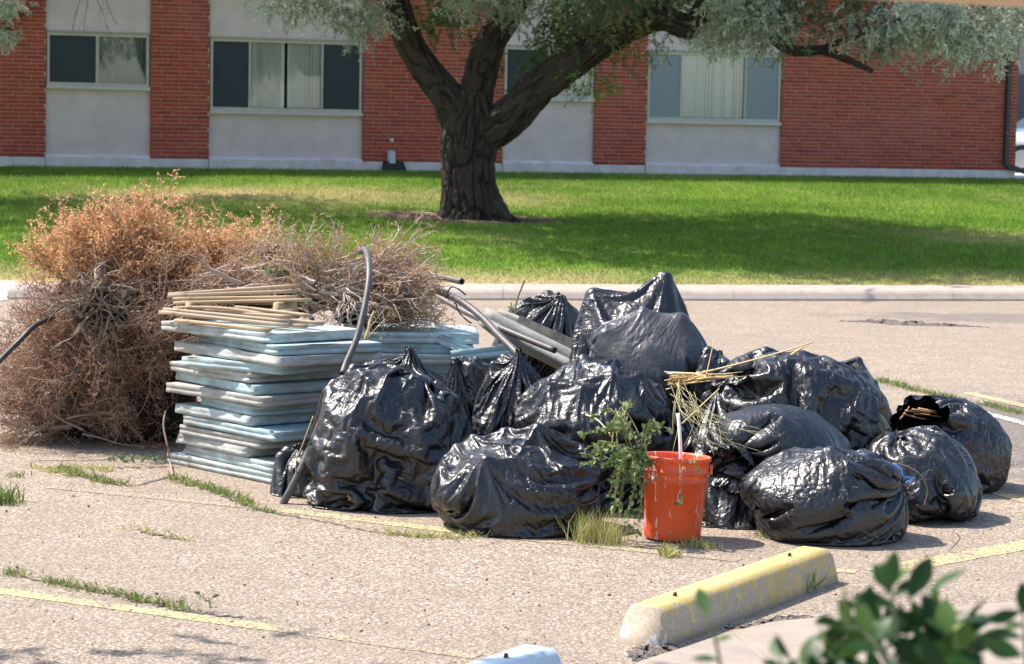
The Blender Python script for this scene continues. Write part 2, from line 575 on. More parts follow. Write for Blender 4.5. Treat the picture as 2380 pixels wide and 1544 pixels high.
# curb: stones between joints
curb = empty("curb", (0, 25.2, 0)); tag(curb, kind="structure")
xs = np.arange(-4.9, 16, 2.4)
prof = [(0.0, -0.01), (0.005, 0.02), (0.06, 0.075), (0.10, 0.097), (0.15, 0.106), (0.66, 0.125), (0.66, -0.01)]
for k in range(len(xs) - 1):
    x0, x1 = xs[k] + 0.002, xs[k + 1] - 0.002
    XX = np.linspace(x0, x1, 9)
    yv = curb_front(XX)
    V = np.stack([np.stack([XX, yv + a - 25.2, np.full(9, b)], 1) for a, b in prof], 1)
    V[..., 2] += 0.004 * fbm(V * 3, 61, 2)[..., None][..., 0]
    n = len(prof); ii = np.arange(9 * n).reshape(9, n)
    F = [tuple(x) for x in np.stack([ii[:-1, :-1], ii[1:, :-1], ii[1:, 1:], ii[:-1, 1:]], -1).reshape(-1, 4)]
    F += [tuple(ii[0][::-1]), tuple(ii[-1])]
    obj("curb_stone", mesh("curb_stone", V.reshape(-1, 3), F), M_CURB, curb)
gut = [(x, curb_front(x) - 0.32) for x in np.linspace(-4.9, 16, 20)] + [(x, curb_front(x) + 0.01) for x in np.linspace(16, -4.9, 20)]
apron = [(-16, 24.0), (-6.5, 23.4), (-5.0, 23.2), (-4.85, 23.95), (-4.7, 24.6), (-4.95, 25.4), (-5.35, 26.5), (-7.0, 26.72), (-16, 27.95)]
sheet("driveway_apron", apron, 0.006, concrete("apron_concrete", (0.47, 0.42, 0.38)).m)
crack("apron_joint", [(-60, 667), (60, 667), (128, 668)], 0.02, 0.008, 8)
# ---------------------------------------------------------------- ground behind the lawn
rear = [(-60, WALL_O[1] - 60 * math.tan(WALL_TH)), (60, WALL_O[1] + 60 * math.tan(WALL_TH)), (120, 240), (-120, 240)]
sheet("rear_ground", [(x, y + 0.06) for x, y in rear], 0.884, concrete("rear_paving", (0.50, 0.49, 0.48)).m)

# ---------------------------------------------------------------- brick apartment building
bld = empty("apartment_building", (WALL_O[0], WALL_O[1], 0))
bld.rotation_euler = (0, 0, WALL_TH)
tag(bld, "single-storey red brick apartment building with grey stucco window bays behind the lawn", "building")
t = NT("brick"); at_ = t.n("Attribute"); at_.attribute_name = "col"
nz = t.noise(18, 4, 0.6, vec=t.pos())
bl = t.noise(0.8, 3, 0.5, vec=t.pos())
c = t.mix(0.35, at_.outputs["Color"], t.ramp(nz, [(0.3, (0.5, 0.5, 0.5)), (0.7, (1.0, 1.0, 1.0))]), 'MULTIPLY')
t.color(t.mix(t.ramp(bl, [(0.5, 0), (0.8, 0.22)]), c, (0.42, 0.19, 0.165)))
t.set(Roughness=0.9); t.b.inputs["Specular IOR Level"].default_value = 0.1; t.bump(nz, 0.3, 0.004); M_BRICK = t.m
M_MORTAR = concrete("mortar", (0.50, 0.32, 0.26), 0.15).m
t = concrete("stucco", (0.64, 0.53, 0.52), 0.12, 0.5, 3); M_STUCCO = t.m
M_FOUND = concrete("foundation_concrete", (0.68, 0.60, 0.60), 0.22, 0.4, 4).m
M_ALU = simple("window_aluminium", (0.46, 0.43, 0.37), 0.5, 0.1, 0.1)
M_SILL = simple("painted_sill", (0.50, 0.48, 0.46), 0.6, 0, 0.1)
M_TRIM = simple("window_head_trim", (0.33, 0.31, 0.22), 0.6, 0, 0.1)
M_DARKIN = simple("dark_interior", (0.03, 0.035, 0.035), 0.9)

def glass_mat(name, tint=(0.95, 0.965, 0.97)):
    t = NT(name)
    tr = t.n("BsdfTransparent"); tr.inputs[0].default_value = (*tint, 1)
    gl = t.n("BsdfGlossy"); gl.inputs["Roughness"].default_value = 0.03
    fr = t.n("Fresnel"); fr.inputs[0].default_value = 1.5
    nz = t.noise(1.4, 2, vec=t.pos())
    bp = t.n("Bump"); bp.inputs["Strength"].default_value = 0.02; t.l(nz, bp.inputs["Height"]); t.l(bp.outputs[0], gl.inputs["Normal"])
    mx = t.n("MixShader"); t.l(t.math('ADD', fr.outputs[0], 0.06), mx.inputs[0]); t.l(tr.outputs[0], mx.inputs[1]); t.l(gl.outputs[0], mx.inputs[2])
    t.l(mx.outputs[0], t.out.inputs[0])
    return t.m
M_GLASS = glass_mat("window_glass")

def screen_mat(name, c, open_=0.3):
    t = NT(name)
    t.color(c).set(Roughness=0.8)
    tr = t.n("BsdfTransparent")
    mx = t.n("MixShader"); mx.inputs[0].default_value = open_
    t.l(t.b.outputs[0], mx.inputs[1]); t.l(tr.outputs[0], mx.inputs[2]); t.l(mx.outputs[0], t.out.inputs[0])
    return t.m
M_SCR_DARK = screen_mat("dark_insect_screen", (0.035, 0.045, 0.055), 0.12)
M_SCR_GREY = screen_mat("grey_insect_screen", (0.30, 0.34, 0.37), 0.25)

Z_BASE, Z_BRICK, Z_TOP = 0.86, 1.06, 4.25
piers = [(-14.5, -8.38), (-6.61, -5.59), (-2.85, -0.245), (1.50, 2.52), (5.23, 10.23)]
bays = [(-8.38, -6.61), (-5.59, -2.85), (-0.245, 1.50), (2.52, 5.23)]
rngB = np.random.default_rng(5)
BL, BH, JT = 0.305, 0.0677, 0.011
brick_cols = [np.array(cc) * np.array([1.95, 1.22, 1.08]) for cc in ((0.205, 0.064, 0.046), (0.185, 0.056, 0.042), (0.225, 0.074, 0.053), (0.165, 0.054, 0.044), (0.215, 0.060, 0.042), (0.195, 0.070, 0.055))]

def brick_verts(x0, x1, z0, z1, y0, y1=0.03):
    b = 0.003
    return np.array([(x0, y1, z0), (x1, y1, z0), (x1, y1, z1), (x0, y1, z1),
                     (x0, y0 + b, z0), (x1, y0 + b, z0), (x1, y0 + b, z1), (x0, y0 + b, z1),
                     (x0 + b, y0, z0 + b), (x1 - b, y0, z0 + b), (x1 - b, y0, z1 - b), (x0 + b, y0, z1 - b)])
BRICK_F = np.array([(8, 9, 10, 11), (4, 5, 9, 8), (5, 6, 10, 9), (6, 7, 11, 10), (7, 4, 8, 11), (0, 1, 5, 4), (1, 2, 6, 5), (2, 3, 7, 6), (3, 0, 4, 7)])
shared = []
for cc in brick_cols:
    me = mesh("brick", brick_verts(0, BL - JT, 0, BH - JT, 0.0), BRICK_F); set_col(me, np.tile(cc, (12, 1))); me.materials.append(M_BRICK); shared.append(me)
n_single = 0
wall_core = MB()
for pi, (s0, s1) in enumerate(piers):
    pb = MB()
    pb.box((s0, 0.006, Z_BRICK), (s1, 0.30, Z_TOP))
    pier = obj("brick_pier" if pi != 4 else "brick_wall", pb.mesh("brick_pier"), M_MORTAR, bld)
    JV, JC = [], []
    nrow = int((Z_TOP - Z_BRICK) / BH)
    for r in range(nrow):
        z0 = Z_BRICK + r * BH
        off = (r % 2) * BL / 3 + (0.12 if r % 4 > 1 else 0.0)
        x = s0 - off
        while x < s1 - 0.02:
            a, b = max(x, s0), min(x + BL - JT, s1)
            x += BL
            if b - a < 0.03: continue
            dy = rngB.normal(0, 0.0012)
            ci = rngB.integers(0, 6)
            full = (b - a) > BL - JT - 0.002
            seen = -9.15 < a < 9.9 and z0 < 3.66
            if full and seen and n_single < 300 and pi in (0, 1, 2) and not (pi == 2 and z0 < 1.3):
                o = obj("brick", shared[ci], None, pier, loc=(a, dy, z0))
                n_single += 1
            else:
                V = brick_verts(a, b, z0, z0 + BH - JT, dy)
                JV.append(V); JC.append(np.tile(brick_cols[ci] * rngB.uniform(0.9, 1.1), (12, 1)))
    if JV:
        n = len(JV)
        F = (BRICK_F[None] + (np.arange(n) * 12)[:, None, None]).reshape(-1, 4)
        me = mesh("brickwork", np.concatenate(JV), F); set_col(me, np.concatenate(JC))
        tag(obj("brickwork", me, M_BRICK, pier), kind="stuff")

def bay_panel(s0, s1, z0, z1, y=0.055):
    b = MB(); b.box((s0 + 0.002, y, z0), (s1 - 0.002, 0.29, z1)); return b
M_VBLIND = simple("vertical_blind", (0.90, 0.90, 0.89), 0.7)
M_CURTAIN = simple("teal_curtain", (0.28, 0.36, 0.35), 0.8)
wins = [
    (-8.36, -6.63, 2.26, 3.14, [(0.0, 0.49, "dark"), (0.49, 1.0, "curtain")]),
    (-5.57, -2.87, 1.90, 3.12, [(0.0, 0.255, "dark"), (0.255, 0.50, "blind"), (0.50, 0.735, "blind"), (0.735, 1.0, "dark")]),
    (-0.225, 1.48, 2.24, 3.13, [(0.0, 0.50, "dark"), (0.50, 1.0, "blind")]),
    (2.54, 5.21, 1.88, 3.12, [(0.0, 0.25, "grey"), (0.25, 0.735, "blind"), (0.735, 1.0, "grey")]),
]
for (s0, s1), (a, b, z0, z1, cells) in zip(bays, wins):
    obj("stucco_panel", bay_panel(s0, s1, Z_BRICK - 0.02, z0 - 0.06).mesh("stucco_panel"), M_STUCCO, bld)
    obj("stucco_panel", bay_panel(s0, s1, z1 + 0.035, Z_TOP).mesh("stucco_panel"), M_STUCCO, bld)
    # jambs and frame
    f = MB()
    f.box((a, 0.03, z0), (a + 0.045, 0.16, z1)); f.box((b - 0.045, 0.03, z0), (b, 0.16, z1))
    f.box((a + 0.045, 0.032, z1 - 0.045), (b - 0.045, 0.158, z1)); f.box((a + 0.045, 0.032, z0), (b - 0.045, 0.158, z0 + 0.05))
    w = b - a
    for (u0, u1, k) in cells[1:]:
        x = a + w * u0
        wd = 0.016 if (k == "blind" and abs(u0 - 0.5) < 0.01 and len(cells) == 4) else (0.05 if len(cells) == 2 else 0.03)
        if len(cells) == 4 and abs(u0 - 0.5) < 0.01:
            continue
        f.box((x - wd / 2, 0.034, z0 + 0.05), (x + wd / 2, 0.15, z1 - 0.045))
    win = obj("window", f.mesh("window"), M_ALU, bld)
    h = MB(); h.box((a - 0.008, 0.02, z1 + 0.001), (b + 0.008, 0.17, z1 + 0.034)); obj("window_head", h.mesh("window_head"), M_TRIM, win)
    sl = MB(); sl.box((a - 0.012, -0.025, z0 - 0.059), (b + 0.012, 0.17, z0 - 0.001)); obj("window_sill", sl.mesh("window_sill"), M_SILL, win)
    box = MB()   # room recess behind
    box.add([(a, 0.2, z0 - 0.05), (b, 0.2, z0 - 0.05), (b, 1.6, z0 - 0.05), (a, 1.6, z0 - 0.05), (a, 0.2, z1 + 0.03), (b, 0.2, z1 + 0.03), (b, 1.6, z1 + 0.03), (a, 1.6, z1 + 0.03)],
            [(0, 1, 2, 3), (7, 6, 5, 4), (3, 2, 6, 7), (0, 3, 7, 4), (1, 5, 6, 2)])
    obj("room_recess", box.mesh("room_recess"), M_DARKIN, win)
    for (u0, u1, k) in cells:
        x0, x1 = a + w * u0 + 0.02, a + w * u1 - 0.02
        zc0, zc1 = z0 + 0.045, z1 - 0.04
        if len(cells) == 4 and k == "blind":
            if u0 < 0.4: x1 = a + w * 0.5 - 0.03
            else: x0 = a + w * 0.5 + 0.03
        p = MB(); p.box((x0, 0.075, zc0), (x1, 0.081, zc1)); obj("glass_pane", p.mesh("glass_pane"), M_GLASS, win)
        if k in ("dark", "grey"):
            p = MB(); p.box((x0 - 0.005, 0.050, zc0), (x1 + 0.005, 0.052, zc1)); obj("insect_screen", p.mesh("insect_screen"), M_SCR_DARK if k == "dark" else M_SCR_GREY, win)
        if k in ("blind", "grey", "curtain"):
            sw = 0.075
            n = max(2, int((x1 - x0) / (sw * 0.8)))
            bm_ = MB()
            for i in range(n):
                cxs = x0 + (i + 0.5) * (x1 - x0) / n
                tw = rngB.normal(0.35, 0.10)
                dx, dy = sw / 2 * math.cos(tw), sw / 2 * math.sin(tw)
                zt = zc0 + 0.012 + rngB.uniform(0, 0.01)
                V = []
                for q in np.linspace(-1, 1, 4):
                    bow = 0.006 * (1 - q * q)
                    V += [(cxs + q * dx, 0.125 + q * dy + bow, zt), (cxs + q * dx, 0.125 + q * dy + bow, zc1)]
                bm_.add(V, [(0, 2, 3, 1), (2, 4, 5, 3), (4, 6, 7, 5)])
            tag(obj("vertical_blind", bm_.mesh("vertical_blind", True), M_VBLIND if k != "curtain" else M_CURTAIN, win), kind="stuff")
# concrete base and its sloped ledges below the stucco bays
for (s0, s1, led) in sorted([(p[0], p[1], False) for p in piers] + [(b_[0], b_[1], True) for b_ in bays]):
    y0 = -0.035 if led else 0.004
    ztop = 1.10 if led else Z_BRICK - 0.003
    V, n = [], 9
    XS = np.linspace(s0 + 0.004, s1 - 0.004, n)
    for x in XS:
        wv = 0.006 * math.sin(x * 3.1)
        V += [(x, y0, 0.6), (x, y0, 1.055 + wv - (0.0 if led else 0.02)), (x, y0 + 0.02 + (0.06 if led else 0.0), ztop + wv * 0.5), (x, 0.28, ztop)]
    ii = np.arange(n * 4).reshape(n, 4)
    F = [tuple(q) for q in np.stack([ii[:-1, :-1], ii[1:, :-1], ii[1:, 1:], ii[:-1, 1:]], -1).reshape(-1, 4)] + [tuple(ii[0][::-1]), tuple(ii[-1])]
    obj("foundation", mesh("foundation", V, F), M_FOUND, bld)
# end wall, roof, fascia
b = MB(); b.box((9.93, 0.304, 0.6), (10.225, 14, Z_TOP)); obj("end_wall", b.mesh("end_wall"), M_MORTAR, bld)
b = MB(); b.box((-14.9, -0.30, Z_TOP + 0.004), (10.6, 14.3, Z_TOP + 0.22)); obj("roof", b.mesh("roof"), simple("fascia", (0.35, 0.33, 0.30), 0.7), bld)
# downspout
M_DS = simple("black_downspout", (0.022, 0.025, 0.026), 0.45, 0, 0.2)
def rect_pipe(path, w, d):
    P = np.array(path, float); V, F = [], []
    for i, p in enumerate(P):
        tdir = unit(P[min(i + 1, len(P) - 1)] - P[max(i - 1, 0)])
        sx_ = np.array([tdir[2], 0, -tdir[0]]); sx_ = unit(sx_) if np.linalg.norm(sx_) > 0.1 else np.array([1.0, 0, 0])
        yv = np.array([0, 1.0, 0])
        for sa, sb in ((-1, -1), (1, -1), (1, 1), (-1, 1)):
            V.append(p + sx_ * sa * w / 2 + yv * sb * d / 2)
    n = len(P)
    for i in range(n - 1):
        for k in range(4):
            F.append((i * 4 + k, i * 4 + (k + 1) % 4, i * 4 + 4 + (k + 1) % 4, i * 4 + 4 + k))
    F += [(3, 2, 1, 0), tuple(range(n * 4 - 4, n * 4))]
    return V, F
V, F = rect_pipe([(9.985, -0.06, Z_TOP), (9.985, -0.06, 1.24), (9.995, -0.06, 1.19), (10.04, -0.07, 1.14), (10.75, -0.12, 0.905)], 0.085, 0.07)
ds = obj("downspout", mesh("downspout", V, F), M_DS, bld)
for zz in (2.86, 1.75):
    b = MB(); b.box((9.93, -0.10, zz), (10.04, 0.001, zz + 0.03)); obj("strap", b.mesh("strap"), simple("strap_metal", (0.10, 0.11, 0.12), 0.5), ds)
# dryer vent hood, spigot and the crawl-space opening under them
def hood():
    V = [(-0.07, 0, 0), (0.07, 0, 0), (0.07, 0, 0.17), (-0.07, 0, 0.17), (-0.055, -0.11, -0.05), (0.055, -0.11, -0.05), (0.06, -0.06, 0.14), (-0.06, -0.06, 0.14)]
    return mesh("vent_hood", V, [(4, 5, 6, 7), (7, 6, 2, 3), (0, 4, 7, 3), (5, 1, 2, 6)])
obj("vent_hood", hood(), simple("grey_vent", (0.42, 0.46, 0.47), 0.5), bld, loc=(-2.33, -0.004, 1.075))
b = MB(); b.box((-0.03, -0.05, 0), (0.03, 0.0, 0.035)); b.box((-0.012, -0.07, -0.02), (0.012, -0.05, 0.02))
obj("spigot", b.mesh("spigot"), simple("white_spigot", (0.7, 0.7, 0.7), 0.4), bld, loc=(-2.33, -0.004, 1.42))
V = [(-0.20, -0.003, 0.0), (0.22, -0.003, 0.0), (0.17, -0.003, 0.185), (-0.17, -0.003, 0.185), (-0.20, -0.14, 0.0), (0.24, -0.14, 0.0), (0.17, -0.10, 0.19), (-0.15, -0.10, 0.19)]
obj("vent_well", mesh("vent_well", V, [(4, 5, 6, 7), (7, 6, 2, 3), (0, 4, 7, 3), (5, 1, 2, 6)]), simple("dark_well", (0.02, 0.02, 0.02), 0.8), bld, loc=(-2.30, 0, 0.87))
# pink planter box on the left pier
pl = empty("wall_planter", tuple(np.append(WALL_O + w_e * -9.0 + w_n * 0.2, 3.42))); pl.rotation_euler = (0, 0, WALL_TH)
tag(pl, "pinkish wall box with the shadow under it painted dark at the upper left corner of the brick", "planter")
b = MB(); b.box((-0.40, -0.12, 0.03), (0.24, 0.185, 0.45)); obj("box", b.mesh("box"), simple("faded_pink", (0.42, 0.15, 0.14), 0.8, 0, 0.25), pl)
b = MB(); b.box((-0.41, -0.13, 0.0), (0.25, 0.185, 0.029)); obj("underside_shadow", b.mesh("underside_shadow"), simple("painted_shadow", (0.03, 0.025, 0.02), 0.8), pl)  # near-black slab stands in for the shadow under the box

# ---------------------------------------------------------------- beyond the corner: parked cars and a neighbour
def car(loc, rz, paintc, label):
    root = empty("parked_car", loc); root.rotation_euler = (0, 0, rz)
    tag(root, label, "car")
    xs = np.array([-2.15, -2.1, -1.75, -1.3, -0.7, 0.2, 0.75, 1.45, 1.95, 2.12])
    lo = np.array([0.42, 0.30, 0.26, 0.24, 0.24, 0.24, 0.24, 0.26, 0.30, 0.42])
    hi = np.array([0.78, 0.92, 1.00, 1.02, 1.00, 0.98, 0.95, 0.88, 0.78, 0.62])
    w = np.array([0.72, 0.80, 0.86, 0.88, 0.88, 0.88, 0.88, 0.86, 0.80, 0.68])
    V = []
    for x, l_, h_, ww in zip(xs, lo, hi, w):
        V += [(x, -ww * 0.92, l_), (x, -ww, l_ + (h_ - l_) * 0.45), (x, -ww * 0.94, h_ - 0.04), (x, -ww * 0.8, h_), (x, ww * 0.8, h_), (x, ww * 0.94, h_ - 0.04), (x, ww, l_ + (h_ - l_) * 0.45), (x, ww * 0.92, l_)]
    n = len(xs); ii = np.arange(n * 8).reshape(n, 8)
    a = ii[:-1]; b2 = ii[1:]
    F = [tuple(q) for q in np.stack([a, b2, np.roll(b2, -1, 1), np.roll(a, -1, 1)], -1).reshape(-1, 4)] + [tuple(ii[0]), tuple(ii[-1][::-1])]
    pm = NT("car_paint"); pm.color(paintc).set(Roughness=0.3); pm.b.inputs["Coat Weight"].default_value = 0.6
    obj("body", mesh("body", V, F, True), pm.m, root)
    cab = [(-1.75, 0.99), (-1.15, 1.42), (0.1, 1.45), (0.95, 0.95)]
    V = []
    for (x, z) in cab:
        ww = 0.80 if z < 1.1 else 0.60
        V += [(x, -ww, z), (x, ww, z)]
    obj("cabin", mesh("cabin", V, [(0, 1, 3, 2), (2, 3, 5, 4), (4, 5, 7, 6), (0, 2, 4, 6), (1, 7, 5, 3)], False), simple("car_glass", (0.02, 0.025, 0.03), 0.08), root)
    b3 = MB(); b3.box((-1.12, -0.60, 1.43), (0.10, 0.60, 1.475)); obj("car_roof", b3.mesh("car_roof"), pm.m, root)
    for x in (-1.35, 1.3):
        for s_ in (-1, 1):
            a_ = np.linspace(0, 2 * math.pi, 20, endpoint=False)
            V = np.concatenate([np.stack([x + 0.31 * np.cos(a_), np.full(20, s_ * 0.72), 0.31 + 0.31 * np.sin(a_)], 1), np.stack([x + 0.31 * np.cos(a_), np.full(20, s_ * 0.90), 0.31 + 0.31 * np.sin(a_)], 1)])
            F = [(i, (i + 1) % 20, 20 + (i + 1) % 20, 20 + i) for i in range(20)] + [tuple(range(20)), tuple(range(20, 40))]
            wh = obj("wheel", mesh("wheel", V, F), simple("tyre", (0.02, 0.02, 0.02), 0.8), root)
            V2 = np.concatenate([np.stack([x + 0.2 * np.cos(a_), np.full(20, s_ * 0.905), 0.31 + 0.2 * np.sin(a_)], 1)])
            obj("rim", mesh("rim", V2, [tuple(range(20))]), simple("rim_metal", (0.5, 0.5, 0.5), 0.3, 0.8), wh)
    return root
car((12.6, 55.5, 0.884), math.radians(170), (0.75, 0.76, 0.78), "white car parked beyond the right corner of the building")
car((15.0, 66.0, 0.884), math.radians(20), (0.10, 0.16, 0.26), "dark blue car parked behind the white one at the right edge")
nb = empty("neighbour_building", (18, 84, 0.884)); tag(nb, "shaded dark grey building far behind the right corner", "building")
b = MB(); b.box((-9, 0, 0), (12, 8, 8)); obj("wall", b.mesh("wall"), concrete("far_stucco", (0.20, 0.20, 0.20)).m, nb)
for k in range(6):
    for j in range(2):
        b = MB(); b.box((-8 + k * 3.2, -0.06, 1.2 + j * 3.3), (-6.4 + k * 3.2, -0.001, 2.8 + j * 3.3)); obj("window", b.mesh("window"), simple("far_glass", (0.03, 0.04, 0.06), 0.1), nb)
b = MB(); b.box((-9.3, -0.4, 8.002), (12.3, 8.4, 8.3)); obj("roof", b.mesh("roof"), simple("far_roof", (0.12, 0.1, 0.1), 0.8), nb)
# ---------------------------------------------------------------- growing twigs, leaves
def grow(S, D, L, R, nseg, rng, jit=0.25, grav=0.0, taper=0.35, curl=None):
    """S (N,3) starts, D (N,3) directions, L lengths, R radii -> P (N,nseg+1,3), Rad"""
    N = len(S)
    P = np.zeros((N, nseg + 1, 3)); P[:, 0] = S
    d = unit(D)
    for k in range(nseg):
        d = unit(d + rng.normal(0, jit, (N, 3)) + np.array([0, 0, -grav]))
        P[:, k + 1] = P[:, k] + d * (np.asarray(L) / nseg)[:, None]
    f = np.linspace(1, taper, nseg + 1)
    return P, np.asarray(R)[:, None] * f[None]

def spawn(P, per, rng, lo=0.2, hi=1.0, spread=0.8, up=0.0):
    """child starts and directions along poly-lines"""
    N, n, _ = P.shape
    i = np.repeat(np.arange(N), per)
    t = rng.uniform(lo, hi, len(i)) * (n - 1)
    k = np.minimum(t.astype(int), n - 2); f = (t - k)[:, None]
    S = P[i, k] * (1 - f) + P[i, k + 1] * f
    T = unit(P[i, k + 1] - P[i, k])
    D = unit(T + spread * rng.normal(0, 1, T.shape) + np.array([0, 0, up]))
    return S, D, i

def leaves(S, D, L, W, rng, fold=0.0):
    """narrow diamond leaves: base S, direction D"""
    N = len(S)
    D = unit(D)
    side = unit(np.cross(D, rng.normal(0, 1, (N, 3))))
    L = np.asarray(L)[:, None]; W = np.asarray(W)[:, None]
    V = np.stack([S, S + D * L * 0.45 + side * W * 0.5, S + D * L, S + D * L * 0.45 - side * W * 0.5], 1)
    return V.reshape(-1, 3), np.arange(N * 4).reshape(-1, 4)

def bark_tube(path, radii, sides, n, seed, ridge=0.06, knob=0.05, flare=None, freq=19):
    P = smooth_curve(path, n)
    s = np.r_[0, np.cumsum(np.linalg.norm(np.diff(P, axis=0), axis=1))]
    ks = np.linspace(0, s[-1], len(radii))
    R = np.interp(s, ks, radii)
    T = unit(np.gradient(P, axis=0))
    e1 = unit(np.cross(T, np.array([0.13, 1.0, 0.1]))); e2 = np.cross(T, e1)
    a = np.linspace(0, 2 * math.pi, sides, endpoint=False)
    ca, sa = np.cos(a), np.sin(a)
    A, S = np.meshgrid(a, s)
    kf = max(1.6, float(np.mean(radii)) * freq)
    Q = np.stack([np.cos(A) * kf, np.sin(A) * kf, S * 3.6], -1)
    w = noise3(np.stack([np.cos(A) * 2, np.sin(A) * 2, S * 2.2], -1), seed + 7) * 0.9
    furrow = 1 - 2 * np.clip(np.abs(noise3(Q + w[..., None], seed)) / 0.34, 0, 1)
    fine = 1 - 2 * np.clip(np.abs(noise3(np.stack([np.cos(A) * kf * 2.1, np.sin(A) * kf * 2.1, S * 11], -1) + w[..., None], seed + 1)) / 0.4, 0, 1)
    big = fbm(np.stack([np.cos(A) * 1.5, np.sin(A) * 1.5, S * 1.4], -1), seed + 2, 3)
    Rr = R[:, None] * (1 - ridge * 0.9 * np.clip(furrow, -1, 1) ** 1 - ridge * 0.5 * fine + knob * 2 * big)
    if flare is not None:
        lob = 0.5 + 0.5 * np.cos(A * 5 + 1.3 + 0.8 * np.sin(A * 2))
        Rr = Rr * (1 + flare[0] * np.exp(-S / flare[1]) * (0.45 + 0.8 * lob))
    V = P[:, None] + Rr[..., None] * (ca[None, :, None] * e1[:, None] + sa[None, :, None] * e2[:, None])
    idx = np.arange(n * sides).reshape(n, sides)
    F = np.stack([idx[:-1], np.roll(idx[:-1], -1, 1), np.roll(idx[1:], -1, 1), idx[1:]], -1).reshape(-1, 4)
    C = np.clip(0.55 - 0.5 * furrow - 0.25 * fine + 0.3 * big, 0, 1)[..., None]
    col = np.array([0.018, 0.013, 0.010]) * (1 - C) + np.array([0.072, 0.055, 0.044]) * C
    return V.reshape(-1, 3), F, col.reshape(-1, 3)

def join(parts):
    V, F, C, n = [], [], [], 0
    for v, f, c in parts:
        V.append(v); F.append(f + n); C.append(c); n += len(v)
    return np.concatenate(V), F, np.concatenate(C)

M_BARK = attr_mat("bark", 0.9, bump=(26, 1.0, 0.05))
tree = empty("shade_tree", (TREE[0], TREE[1], float(lawn_z(np.array([TREE[0]]), np.array([TREE[1]]))[0])))
tag(tree, "old gnarled tree with forked dark trunk and silvery green leaves on the lawn", "tree")
TO = np.array(tree.location)
rngT = np.random.default_rng(77)
YT = 34.3
def tp(x, y, dy=0.0):
    return at(x, y, YT + dy) - TO
trunk_parts = [bark_tube([tp(1098, 540), tp(1097, 490), tp(1090, 420), tp(1090, 340), tp(1096, 270), tp(1100, 215)], [0.42, 0.38, 0.34, 0.35, 0.39, 0.34, 0.20], 260, 170, 3, 0.05, 0.06, flare=(0.42, 0.34))]
limbs = {
    "left": ([tp(1075, 300), tp(1040, 225), tp(985, 155), tp(945, 85), tp(925, 10), tp(900, -120, -0.3), tp(840, -300, -0.6)], [0.28, 0.21, 0.185, 0.17, 0.16, 0.13, 0.07]),
    "mid": ([tp(1100, 260, 0.1), tp(1115, 180, 0.2), tp(1140, 100, 0.3), tp(1190, 20, 0.5), tp(1240, -90, 0.8), tp(1260, -300, 1.2)], [0.24, 0.21, 0.18, 0.165, 0.14, 0.07]),
    "right": ([tp(1110, 320), tp(1180, 275, -0.1), tp(1250, 205, -0.25), tp(1340, 140, -0.4), tp(1430, 85, -0.6), tp(1530, 45, -0.8), tp(1610, 60, -1.0), tp(1660, -10, -1.2), tp(1760, -140, -1.4), tp(1950, -220, -1.7)], [0.28, 0.255, 0.225, 0.19, 0.165, 0.155, 0.165, 0.13, 0.10, 0.05]),
}
for k, (nm, (pth, rad)) in enumerate(limbs.items()):
    trunk_parts.append(bark_tube(pth, rad, 130, 190, 11 + k * 5, 0.065, 0.07))
# roots breaking the surface
for (x0, y0, x1, y1) in ((1140, 500, 1220, 520), (1150, 490, 1190, 508)):
    a, b_ = at(x0, y0, YT - 0.25) - TO, at(x1, y1, YT - 0.7) - TO
    trunk_parts.append(bark_tube([a + [0, 0, 0.1], (a + b_) / 2 + [0, 0, 0.05], b_ + [0, 0, -0.02]], [0.10, 0.045, 0.02], 14, 16, int(x0), 0.08, 0.1))
tV, tF, tC = join(trunk_parts)
me = mesh("trunk", tV, tF, True); set_col(me, tC)
obj("trunk", me, M_BARK, tree)
sub = [
    ([tp(1640, 10, -1.1), tp(1700, -40, -1.3), tp(1765, 40, -1.5), tp(1800, 90, -1.6), tp(1845, 118, -1.7), tp(1910, 118, -1.8), tp(1960, 135, -1.9), tp(2028, 166, -2.0)], [0.11, 0.10, 0.085, 0.08, 0.075, 0.062, 0.05, 0.03]),
    ([tp(1900, 118, -1.8), tp(1960, 95, -2.0), tp(2050, 60, -2.2), tp(2150, 30, -2.4)], [0.05, 0.035, 0.03, 0.02]),
    ([tp(1950, -220, -1.7), tp(2120, -120, -1.9), tp(2250, -20, -2.2), tp(2330, 60, -2.4)], [0.08, 0.06, 0.04, 0.02]),
    ([tp(1530, 45, -0.8), tp(1560, -40, -0.2), tp(1620, -200, 0.5)], [0.12, 0.09, 0.04]),
    ([tp(925, 10), tp(860, -40, -0.5), tp(760, -60, -0.8), tp(680, -20, -1.0)], [0.09, 0.06, 0.04, 0.02]),
    ([tp(1960, 40, -1.9), tp(2000, 70, -1.9), tp(2010, 120, -1.85), tp(2012, 150, -1.85)], [0.014, 0.014, 0.012, 0.008]),
]
parts = [bark_tube(p, r, 20, 40, 31 + i, 0.06, 0.06) for i, (p, r) in enumerate(sub)]
tV, tF, tC = join(parts)
me = mesh("branch", tV, tF, True); set_col(me, tC)
tag(obj("branches", me, M_BARK, tree), kind="stuff")

